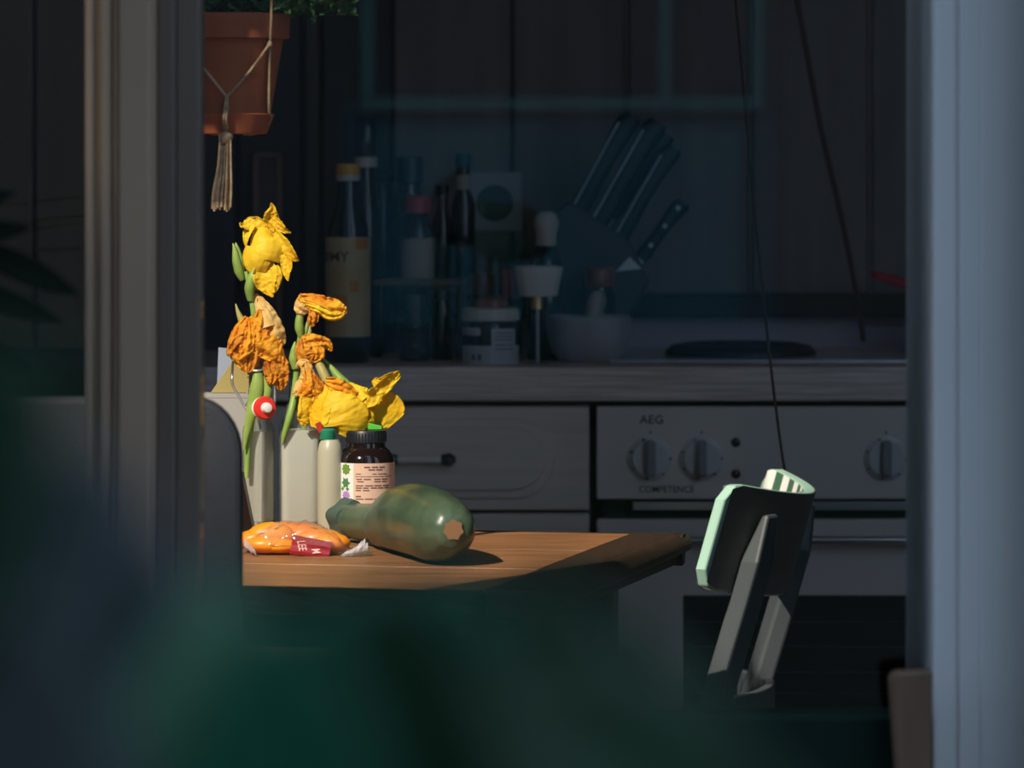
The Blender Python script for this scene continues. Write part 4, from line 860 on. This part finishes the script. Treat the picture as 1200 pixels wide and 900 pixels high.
# ------------------------------------------------------------------ plastic-wrapped orange pack
PD = 5.36
pk = empty('wrapped_pack', G(345, 656, ZTB), 'clear plastic pack of orange pieces with red label', 'food pack')
for i, (px, d, rx, rz) in enumerate(((302, 5.40, 0.0135, 0.0125), (318, 5.40, 0.016, 0.0165), (336, 5.41, 0.017, 0.0165), (356, 5.41, 0.017, 0.0155), (374, 5.40, 0.016, 0.013), (389, 5.38, 0.012, 0.011), (312, 5.37, 0.014, 0.010), (330, 5.37, 0.014, 0.008))):
    x = P(px, 0, d).x; R = []
    for a in range(9):
        th = PI * a / 8; R.append([(x + rx * -math.cos(th) * 1.75, d + 0.016 * max(math.sin(th), 0.02) * math.cos(2 * PI * j / 14), ZTB + 0.0015 + rz + rz * max(math.sin(th), 0.02) * math.sin(2 * PI * j / 14)) for j in range(14)])
    MB().rings(R).build('orange_piece', M['carrot'], pk, smooth=70)
rows = []; rng = 26
for i in range(rng + 1):
    f = i / rng; px = 283 + 150 * f; d = 5.395 - 0.02 * f
    body = math.sin(PI * min(max((f - 0.04) / 0.80, 0), 1)) ** 0.55
    hw = 0.020 + 0.020 * body + (0.010 * (f - 0.8) / 0.2 if f > 0.8 else 0); hh = 0.003 + 0.0355 * body * (1 - 0.25 * f)
    r = []
    for j in range(24):
        a = 2 * PI * j / 24; nn = noise.noise(Vector((f * 9, math.cos(a) * 2, math.sin(a) * 2 + 3))) * 0.0045 + noise.noise(Vector((f * 28, a * 3, 1))) * 0.0018
        x = P(px, 0, d).x; zc = ZTB + 0.001 + hh / 2 + 0.001
        r.append((x, d - (hw + nn) * math.cos(a), max(ZTB + 0.0006, zc + (hh / 2 + nn * 0.8) * math.sin(a))))
    rows.append(r)
MB().rings(rows, cap0=True, cap1=True).build('plastic_wrap', M['wrap'], pk, smooth=35)
for k_, (p0, p1, w) in enumerate((((428, 640), (410, 652), 0.004), ((431, 645), (404, 655), 0.005), ((425, 650), (400, 657), 0.004), ((286, 640), (300, 648), 0.005))):   # crimped ends
    a, b = P(*p0, 5.35), P(*p1, 5.34); a.z = max(a.z, ZTB + 0.004); b.z = max(b.z, ZTB + 0.002); n = Vector((0, -1, 0.4)).normalized()
    MB().rings([[a + (b - a) * f + n * w * s + Vector((0, 0, 0.0045 * (1 - f) + 0.004 * math.sin(f * 17 + s * 5))) for s in (-1, -0.3, 0.3, 1)] for f in (0, 0.2, 0.4, 0.6, 0.8, 1)], closed=False, cap0=False, cap1=False).build('crimped_end', M['wrap_end'], pk)
lr = []
def lab(u, v):   # label patch over the front of the pack: u 0..1 along, v 0..1 downwards
    px = 341 + 46 * u - 5 * v + 3; top = 626.5 + 9 * u; bot = 649 + 4 * u; py = top + (bot - top) * v
    d = 5.372 - 0.020 * math.sin(0.3 + v * 1.5) - 0.003; return P(px, py, d)
MB().rings([[lab(u / 10, v / 6) for u in range(11)] for v in range(7)], closed=False, cap0=False, cap1=False).build('red_label', M['pack_red'], pk)
def labtxt(u0, v0, s):
    def fn(x, y):
        u = u0 + (x * 0.25 + y * 0.9) * s; v = v0 - (y * 0.35 - x * 0.95) * s * 1.2; return lab(u, v) + Vector((0, -0.0012, 0))
    return fn
text('LEE', 1.0, labtxt(0.26, 0.50, 0.31), M['pack_text'], 'lettering', pk)
text('M', 1.0, labtxt(0.64, 0.70, 0.33), M['pack_text'], 'lettering', pk)
# stacked papers and box behind the flowers
bx = empty('carton', (P(262, 0, 5.80).x, 5.74, ZTB), 'pale grey carton standing at the far table edge', 'box')
a = P(238, 462, 5.72); b = P(303, 462, 5.72)
MB().box(a.x, b.x, 5.745, 5.775, ZTB, PZ(462, 5.745)).build('carton_body', M['carton'], bx, bevel=0.001)
MB().box(a.x - 0.001, b.x, 5.7445, 5.776, PZ(466, 5.745), PZ(461, 5.745)).build('carton_flap', M['carton'], bx)
zt_ = PZ(461, 5.745)
yp = [P(247, 460.5, 5.752), P(292, 460.5, 5.752), P(292, 402, 5.752), P(272, 423, 5.752)]
for p in yp[:2]: p.z = zt_ + 0.0004
tag(MB().prism(yp, (0, 0.004, 0)).build('notepad', M['paper_yellow'], bevel=0.0005), 'yellowish notepad standing corner up on the carton', 'notepad')
yc = [P(254, 460.5, 5.764), P(300, 460.5, 5.764), P(300, 412, 5.764), P(256, 407, 5.764)]
for p in yc[:2]: p.z = zt_ + 0.0004
tag(MB().prism(yc, (0, 0.002, 0)).build('card', M['card_blue']), 'pale blue card standing behind the yellow notepad', 'card')
# black angled bookend at the left
be = MB().prism([G(276, 640, ZTB), Vector((G(300, 640, ZTB).x, G(300, 640, ZTB).y, ZTB)), P(283, 556, 5.42), P(270, 556, 5.42)], (0, 0.05, 0))
tag(be.build('bookend', M['black_plastic'], bevel=0.001), 'black slanted bookend standing beside the plastic pack', 'bookend')

# ------------------------------------------------------------------ dark chair back in front of the table
ch = empty('upholstered_chair', (-0.46, 4.74, 0), 'dark navy upholstered chair between the window and the table', 'chair')
DX = 4.74; xr = P(283, 0, DX).x; zt = P(0, 466, DX).z
cv = []
for k_ in range(9): a = PI / 2 * k_ / 8; cv.append((xr - 0.048 + 0.048 * math.sin(a), zt - 0.058 + 0.058 * math.cos(a)))
poly = [(x, DX, z) for x, z in cv] + [(xr, DX, 0.47), (xr - 0.36, DX, 0.47)] + [(2 * (xr - 0.18) - x, DX, z) for x, z in cv[::-1]]
MB().prism(poly, (0, 0.035, 0)).build('backrest', M['chair_navy'], ch, bevel=0.006)
MB().box(xr - 0.37, xr - 0.005, DX + 0.0, DX + 0.38, 0.42, 0.475).build('seat', M['chair_navy'], ch, bevel=0.012)
for x in (xr - 0.36, xr - 0.05):
    for y in (DX + 0.005, DX + 0.345): MB().box(x, x + 0.032, y, y + 0.03, 0, 0.425).build('leg', M['wood_dark'], ch, bevel=0.003)

# ------------------------------------------------------------------ mint chair beside the table
mc = empty('bentwood_chair', (0.28, 5.98, 0), 'mint painted plywood chair with curved striped backrest by oven', 'chair')
N3 = Vector((0.256, 5.83)); A3 = Vector((0.370, 6.05)); F3 = Vector((0.334, 6.25))
def arc(u):    # quadratic through near end, apex, far end
    l = [(1 - u) * (1 - 2 * u), 4 * u * (1 - u), u * (2 * u - 1)]; return N3 * l[0] + A3 * l[1] + F3 * l[2]
def arcn(u):
    t = (arc(min(u + 0.01, 1)) - arc(max(u - 0.01, 0))).normalized(); n = Vector((t.y, -t.x)); return n if n.x > 0 or True else -n
BH = 0.128; TH = 0.015
def bpt(u, v, off):
    "u along the bend, v 0 top .. 1 bottom, off outwards"
    c = arc(u); n = arcn(u); e = min(u, 1 - u) * 0.45; R = 0.022
    ins = R - math.sqrt(max(R * R - (R - min(e, R)) ** 2, 0)) if e < R else 0
    z0 = 0.800 - 0.096 * u * (1 - u) - 0.008 * u; top = z0 - ins; bot = z0 - BH + ins; z = top + (bot - top) * v
    sh = -0.28 * (z0 - z)
    return Vector((c.x + n.x * off + sh, c.y + n.y * off, z))
NU, NV = 40, 8
def shell(o0, o1, mi_fn):
    rows = []
    for i in range(NU + 1):
        u = i / NU
        ring = [bpt(u, v / NV, o1) for v in range(NV + 1)] + [bpt(u, v / NV, o0) for v in range(NV, -1, -1)]
        rows.append(ring)
    return MB().rings(rows)
shell(-TH / 2, TH / 2, None).build('backrest', M['mint'], mc, bevel=0.003)
MB().rings([[bpt(0.015 + 0.97 * i / 30, v / 6 * 0.97 + 0.015, TH / 2 + 0.0010) for i in range(31)] for v in range(7)], closed=False, cap0=False, cap1=False).build('rear_veneer', M['chair_back'], mc, smooth=60)['label'] = 'dark brown wooden rear face'
cover = MB(); nst = 19
for i in range(nst):
    u0, u1 = 0.02 + 0.96 * i / nst, 0.02 + 0.96 * (i + 1) / nst
    cover.rings([[bpt(u0 + (u1 - u0) * s, v / 6, -TH / 2 - 0.0012) for s in (0, 0.5, 1)] for v in range(7)], closed=False, cap0=False, cap1=False, mi=i % 2)
cover.build('striped_face', [M['stripe_white'], M['stripe_green']], mc)['label'] = 'white and green striped inner face'
def upright(u, z_low, w, th, ytop, name='upright'):
    n = arcn(u); t = Vector((-n.y, n.x)); rows = []
    for f in [i / 14 for i in range(15)]:
        v = 0.24 + f * 6.2; c = arc(u); z0 = 0.800 - 0.096 * u * (1 - u) - 0.008 * u; z = z0 - BH * v
        sh = -0.28 * BH * min(v, 1) - (0.30 * BH * max(v - 1, 0)); off = TH / 2 + th / 2
        tt = th * (0.35 if f == 0 else 1.0) ; ww = w * (0.6 if f == 0 else 1.0)
        p = Vector((c.x + n.x * off + sh, c.y + n.y * off, max(z, 0.0)))
        N_ = Vector((n.x, n.y, 0)); T_ = Vector((t.x, t.y, 0))
        rows.append([p + N_ * tt / 2 * a + T_ * ww / 2 * b for a, b in ((-1, -1), (1, -1), (1, 1), (-1, 1))])
        if z <= 0: break
    return MB().rings(rows).build(name, M['chair_shade'], mc, bevel=0.004)
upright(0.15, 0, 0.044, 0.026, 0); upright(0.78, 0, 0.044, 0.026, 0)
# lower bent rail, seat and front legs
rr_ = MB(); rows = []
for i in range(25):
    u = 0.10 + 0.85 * i / 24; c = arc(u); n = arcn(u); zt_r = 0.530; s = -0.050
    rows.append([Vector((c.x + n.x * o + s, c.y + n.y * o, z)) for o, z in ((-0.006, zt_r), (0.006, zt_r), (0.006, zt_r - 0.05), (-0.006, zt_r - 0.05))])
rr_.rings(rows).build('bent_rail', M['chair_shade'], mc, bevel=0.002)
MB().lathe((0.075, 5.99), [(0.165, 0.43), (0.172, 0.436), (0.172, 0.447), (0.165, 0.452)], 40, sq=3.2).build('seat', M['mint'], mc, smooth=40)
for y in (5.87, 6.11): MB().tube([(-0.05, y, 0.43), (-0.07, y, 0.0)], [0.015, 0.011], 12, 1).build('front_leg', M['chair_shade'], mc, smooth=50)

# ------------------------------------------------------------------ hanging pot
HD = 5.25; hk = HD / F; hc = P(272, 0, HD); hx = hc.x
pt = empty('hanging_plant', (hx, HD, PZ(157, HD)), 'terracotta pot of green herbs hanging in a knotted jute cord', 'plant')
MB().lathe(hc, [(40 * hk, PZ(149, HD)), (43 * hk, PZ(148, HD)), (60 * hk, PZ(46, HD)), (67 * hk, PZ(45, HD)), (69 * hk, PZ(17, HD)), (66 * hk, PZ(16, HD)), (63 * hk, PZ(24, HD)), (40 * hk, PZ(26, HD))], 56).build('pot', M['terracotta'], pt, smooth=35)
MB().lathe(hc, [(38 * hk, PZ(157, HD)), (41 * hk, PZ(156, HD)), (50 * hk, PZ(134, HD)), (48 * hk, PZ(133, HD)), (42 * hk, PZ(152, HD))], 56).build('saucer', M['terracotta'], pt, smooth=35)
MB().lathe(hc, [(62 * hk, PZ(22, HD)), (30 * hk, PZ(19, HD)), (2 * hk, PZ(17, HD))], 32).build('soil', M['soil'], pt, smooth=50)
def HP(px, py, r_off=0.0):
    "front point on the pot's silhouette cone at a pixel"
    f = (py - 17) / (157 - 17); r = (69 - 22 * max(min(f, 1), 0)) + r_off; x = (px - 272); y = math.sqrt(max(r * r - x * x, 0))
    return Vector((hx + x * hk, HD - y * hk, PZ(py, HD)))
cw = 0.0016
def cordp(pts, nm='jute_cord'): return MB().tube(pts, cw, 7, 3).build(nm, M['jute'], pt, smooth=60)
cordp([HP(322, -60, 4), HP(321, 0, 3), HP(320, 30, 2), HP(318.5, 52, 2)])
cordp([HP(318.5, 52, 2), HP(317.5, 90, 2), HP(317, 130, 4), P(318, 138, HD - 0.01), P(303, 155, HD - 0.02), P(285, 157, HD - 0.025)])
cordp([HP(318, 53, 3), HP(296, 84, 3), HP(270, 113, 3)])
cordp([HP(219, 53, 3), HP(243, 82, 3), HP(268, 113, 3)])
cordp([HP(219, 53, 2), HP(222, 0, 3), HP(222, -60, 4)])
cordp([P(225, 136, HD - 0.01), P(240, 154, HD - 0.02), P(262, 157, HD - 0.025)])
for dx in (-1.5, 1.5): cordp([HP(269, 112, 3), HP(268.5 + dx, 125, 4), HP(267 + dx, 140, 5), P(265 + dx, 156, HD - 0.034)])
MB().tube([HP(318.5, 49, 3), HP(318.5, 53, 4), HP(318, 57, 3)], [0.0018, 0.0031, 0.0018], 10).build('knot', M['jute'], pt, smooth=60)
MB().tube([P(266, 153, HD - 0.034), P(265, 158, HD - 0.034), P(264, 164, HD - 0.034), P(264, 168, HD - 0.034)], [0.0035, 0.0078, 0.0072, 0.0050], 14).build('knot', M['jute'], pt, smooth=60)
random.seed(11)
for i in range(11):
    f = i / 10 - 0.5; x0 = 264 + f * 12; x1 = 259.5 + f * 21; y1 = 246 + random.uniform(-4, 2); dz = random.uniform(-0.004, 0.004)
    MB().tube([P(x0, 164, HD - 0.034 + dz), P(x0 + f * 3 - 1, 195, HD - 0.034 + dz), P(x1 + 1, 225, HD - 0.034 + dz), P(x1, y1, HD - 0.034 + dz)], [0.0012, 0.0012, 0.0012, 0.0014], 6, 3).build('tassel_strand', M['jute'], pt, smooth=60)
# herb leaves: one shared lobed leaf mesh, many leaf pieces
lm = MB(); out = []
for i in range(24):
    a = 2 * PI * i / 24; r = 0.009 * (1 + 0.42 * math.cos(3 * a) + 0.18 * math.cos(9 * a)); out.append((r * math.sin(a), r * math.cos(a) + 0.004, 0.0022 * math.cos(5 * a)))
lm.add([(0, 0, 0)] + out, [(0, i + 1, (i + 1) % 24 + 1) for i in range(24)])
proto = lm.build('leaf', M['leaf_parsley']); proto.parent = pt
first = True
spots = []
for i in range(120):
    r_ = random.random(); 
    if r_ < 0.62: px, py = random.uniform(205, 345), random.gauss(4, 9)
    elif r_ < 0.88: px, py = random.uniform(345, 412), random.gauss(6, 10)
    else: px, py = random.uniform(232, 246), random.uniform(0, 34)
    if 246 < px < 340: py = min(py, 16)
    spots.append((px, py, random.uniform(-0.055, 0.03)))
spots += [(px, -8 - random.random() * 60, random.uniform(-0.05, 0.05)) for px in range(205, 360, 4)]
for px, py, dz in spots:
    q = P(px, py, HD) + Vector((0, dz, 0)) - Vector(pt.location)
    rot = (random.uniform(0.6, 2.4), random.uniform(-0.7, 0.7), random.uniform(-3, 3)); s = random.uniform(0.6, 1.15)
    if first: proto.location = q; proto.rotation_euler = rot; first = False
    else: copy_part(proto, pt, q, rot, (s, s, s))
for i in range(26):
    a = random.uniform(0, 2 * PI); x1 = random.uniform(210, 395); p0 = Vector((hx + 0.03 * math.cos(a), HD + 0.03 * math.sin(a), PZ(20, HD)))
    p2 = P(x1, random.uniform(-20, 6), HD - random.uniform(-0.03, 0.05)); p1 = (p0 + p2) / 2 + Vector((0, 0, 0.035))
    MB().tube([p0, p1, p2], 0.0008, 5).build('leaf_stalk', M['leaf_parsley'], pt)

pt_shade = pt.copy(); COL.objects.link(pt_shade); pt_shade.location = Vector(pt.location) + Vector((-0.36, -0.60, 0.59))  # copy added out of view so its shadow falls on the first pot
tag(pt_shade, 'added second potted herb in jute cord, out of view, shading the first', 'plant')
for o in list(pt.children): copy_part(o, pt_shade)
for root in (pt, pt_shade):     # suspension cords up to a hook in the ceiling
    off = Vector(root.location) - Vector(pt.location); top = Vector((hx, HD, ZC - 0.03)) + off; top.z = ZC - 0.03
    for px in (322, 222):
        MB().tube([HP(px, -60, 4) + off, HP(px, -60, 4) * 0.5 + Vector((hx, HD, PZ(-60, HD))) * 0.5 + off + Vector((0, 0, 0.25)), top], cw, 7, 3).build('jute_cord', M['jute'], root, smooth=60)
    for sx in (-1, 1):
        b0 = Vector((hx + sx * 0.045, HD + 0.045, PZ(10, HD))) + off
        MB().tube([b0, b0 + Vector((-sx * 0.02, -0.02, 0.30)), top], cw, 7, 3).build('jute_cord', M['jute'], root, smooth=60)
    MB().tube([top - Vector((0.012, 0, 0.004)), top - Vector((0, 0, 0.018)), top + Vector((0.012, 0, 0)), top + Vector((0, 0, 0.015)), top + Vector((0, 0, 0.0305))], 0.0025, 8, 4).build('ceiling_hook', M['steel'], root, smooth=60)

# ------------------------------------------------------------------ pale strip and brown patch standing in for reflections in the right pane
cur = []
for i in range(31):
    f = i / 30; x = P(1063, 0, 4.49).x + f * 0.16; cur.append((x, 4.50 + 0.010 * math.sin(f * 22)))
tag(MB().rings([[(x, y, PZ(786, 4.50)) for x, y in cur], [(x + 0.002, y, 2.42) for x, y in cur]], closed=False, cap0=False, cap1=False).build('reflection_strip', M['sheer'], smooth=60, solid=0.0006), 'pale blue strip imitating a soft reflection beside right window frame', 'reflection')  # translucent sheet put in where the glass shows a blurred reflection
MB().box(WL, WR + 0.08, 4.16, 4.39, 0.565, 0.586).build('sill', M['frame_taupe_dark'], w2, bevel=0.004)
wl = [P(1041, 793, 4.352), P(1050, 787, 4.352), P(1093, 785, 4.352), Vector((P(1093, 0, 4.352).x, 4.352, 0.587)), Vector((P(1054, 0, 4.352).x, 4.352, 0.587))]
tag(MB().prism(wl, (0, 0.02, 0)).build('reflection_patch', M['reflection_brown'], bevel=0.004), 'tapered brown patch imitating a reflection low beside the window frame', 'board')  # solid brown shape in place of a blurred reflection

# ------------------------------------------------------------------ plants outside, between camera and window
def leaf_mesh(length, width, cup=0.15, droop=0.2, n=12):
    rows = []
    for i in range(n + 1):
        f = i / n; w = width / 2 * (math.sin(PI * f ** 0.8) ** 0.8 if 0 < f < 1 else 0.01)
        rows.append([(w * s, length * f, -droop * length * f * f + cup * w * s * s) for s in (-1, -0.5, 0, 0.5, 1)])
    return rows
def add_leaf(parent, base, tip, width, m, roll=0.0, cup=0.2, droop=0.0, toward=0.0):
    "leaf blade from base to tip; its upper face turned to the camera"
    v = tip - base; L = v.length; y = v.normalized(); view = Vector((math.sin(roll), -math.cos(roll), 0.25)); z = (view - y * view.dot(y)).normalized(); x = y.cross(z)
    rows = [[base + x * a + y * b + z * c for a, b, c in r] for r in leaf_mesh(L, width, cup, droop)]
    return MB().rings(rows, closed=False, cap0=False, cap1=False).build('leaf', M[m], parent, smooth=70, solid=0.0008)
fp = empty('garden_shrub', (-0.06, 1.0, 0), 'large dark green leafy potted shrub close outside the window', 'shrub')
MB().lathe((-0.06, 1.0), [(0.13, 0), (0.14, 0.01), (0.18, 0.30), (0.19, 0.31), (0.18, 0.33), (0.16, 0.30)], 40).build('pot', M['pot_grey'], fp, smooth=40)
MB().lathe((-0.06, 1.0), [(0.165, 0.29), (0.05, 0.30)], 24).build('soil', M['soil'], fp)
FRONT = [  # base px, tip px, depth, width px, material
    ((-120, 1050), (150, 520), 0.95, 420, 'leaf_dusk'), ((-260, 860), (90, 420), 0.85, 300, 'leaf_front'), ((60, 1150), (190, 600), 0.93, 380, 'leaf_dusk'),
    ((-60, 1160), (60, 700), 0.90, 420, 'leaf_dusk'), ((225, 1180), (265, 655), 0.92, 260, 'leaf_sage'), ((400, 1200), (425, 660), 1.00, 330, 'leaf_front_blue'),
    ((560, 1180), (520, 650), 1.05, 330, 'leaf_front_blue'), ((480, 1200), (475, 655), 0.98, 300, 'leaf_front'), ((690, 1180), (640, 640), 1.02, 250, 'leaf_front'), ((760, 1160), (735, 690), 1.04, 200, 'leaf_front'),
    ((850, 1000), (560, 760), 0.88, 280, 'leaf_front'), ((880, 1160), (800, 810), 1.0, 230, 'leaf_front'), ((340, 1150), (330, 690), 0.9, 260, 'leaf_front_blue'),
    ((-200, 640), (70, 370), 0.80, 130, 'leaf_front'),
]
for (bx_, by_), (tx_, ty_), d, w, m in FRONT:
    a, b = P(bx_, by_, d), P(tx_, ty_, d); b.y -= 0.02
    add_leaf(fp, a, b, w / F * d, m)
    MB().tube([a + (b - a) * 0.03, a - Vector((0, -0.01, 0.10)), Vector((-0.06 + a.x * 0.4, 1.0, 0.70)), Vector((-0.06 + a.x * 0.2, 1.0, 0.30))], [0.0022, 0.0028, 0.004, 0.006], 8).build('stem', M['stem_front'], fp, smooth=60)
# lance-leaved climber left of the post, nearer the window
lc = empty('climbing_plant', (-0.80, 3.7, 0), 'climber with narrow dark leaves left of the window post', 'plant')
MB().tube([(-0.80, 3.7, 0), (-0.78, 3.72, 0.6), (-0.76, 3.70, 1.0), (-0.75, 3.70, 1.16), (-0.74, 3.70, 1.3)], [0.008, 0.007, 0.005, 0.004, 0.002], 8).build('stem', M['stem_front'], lc, smooth=60)
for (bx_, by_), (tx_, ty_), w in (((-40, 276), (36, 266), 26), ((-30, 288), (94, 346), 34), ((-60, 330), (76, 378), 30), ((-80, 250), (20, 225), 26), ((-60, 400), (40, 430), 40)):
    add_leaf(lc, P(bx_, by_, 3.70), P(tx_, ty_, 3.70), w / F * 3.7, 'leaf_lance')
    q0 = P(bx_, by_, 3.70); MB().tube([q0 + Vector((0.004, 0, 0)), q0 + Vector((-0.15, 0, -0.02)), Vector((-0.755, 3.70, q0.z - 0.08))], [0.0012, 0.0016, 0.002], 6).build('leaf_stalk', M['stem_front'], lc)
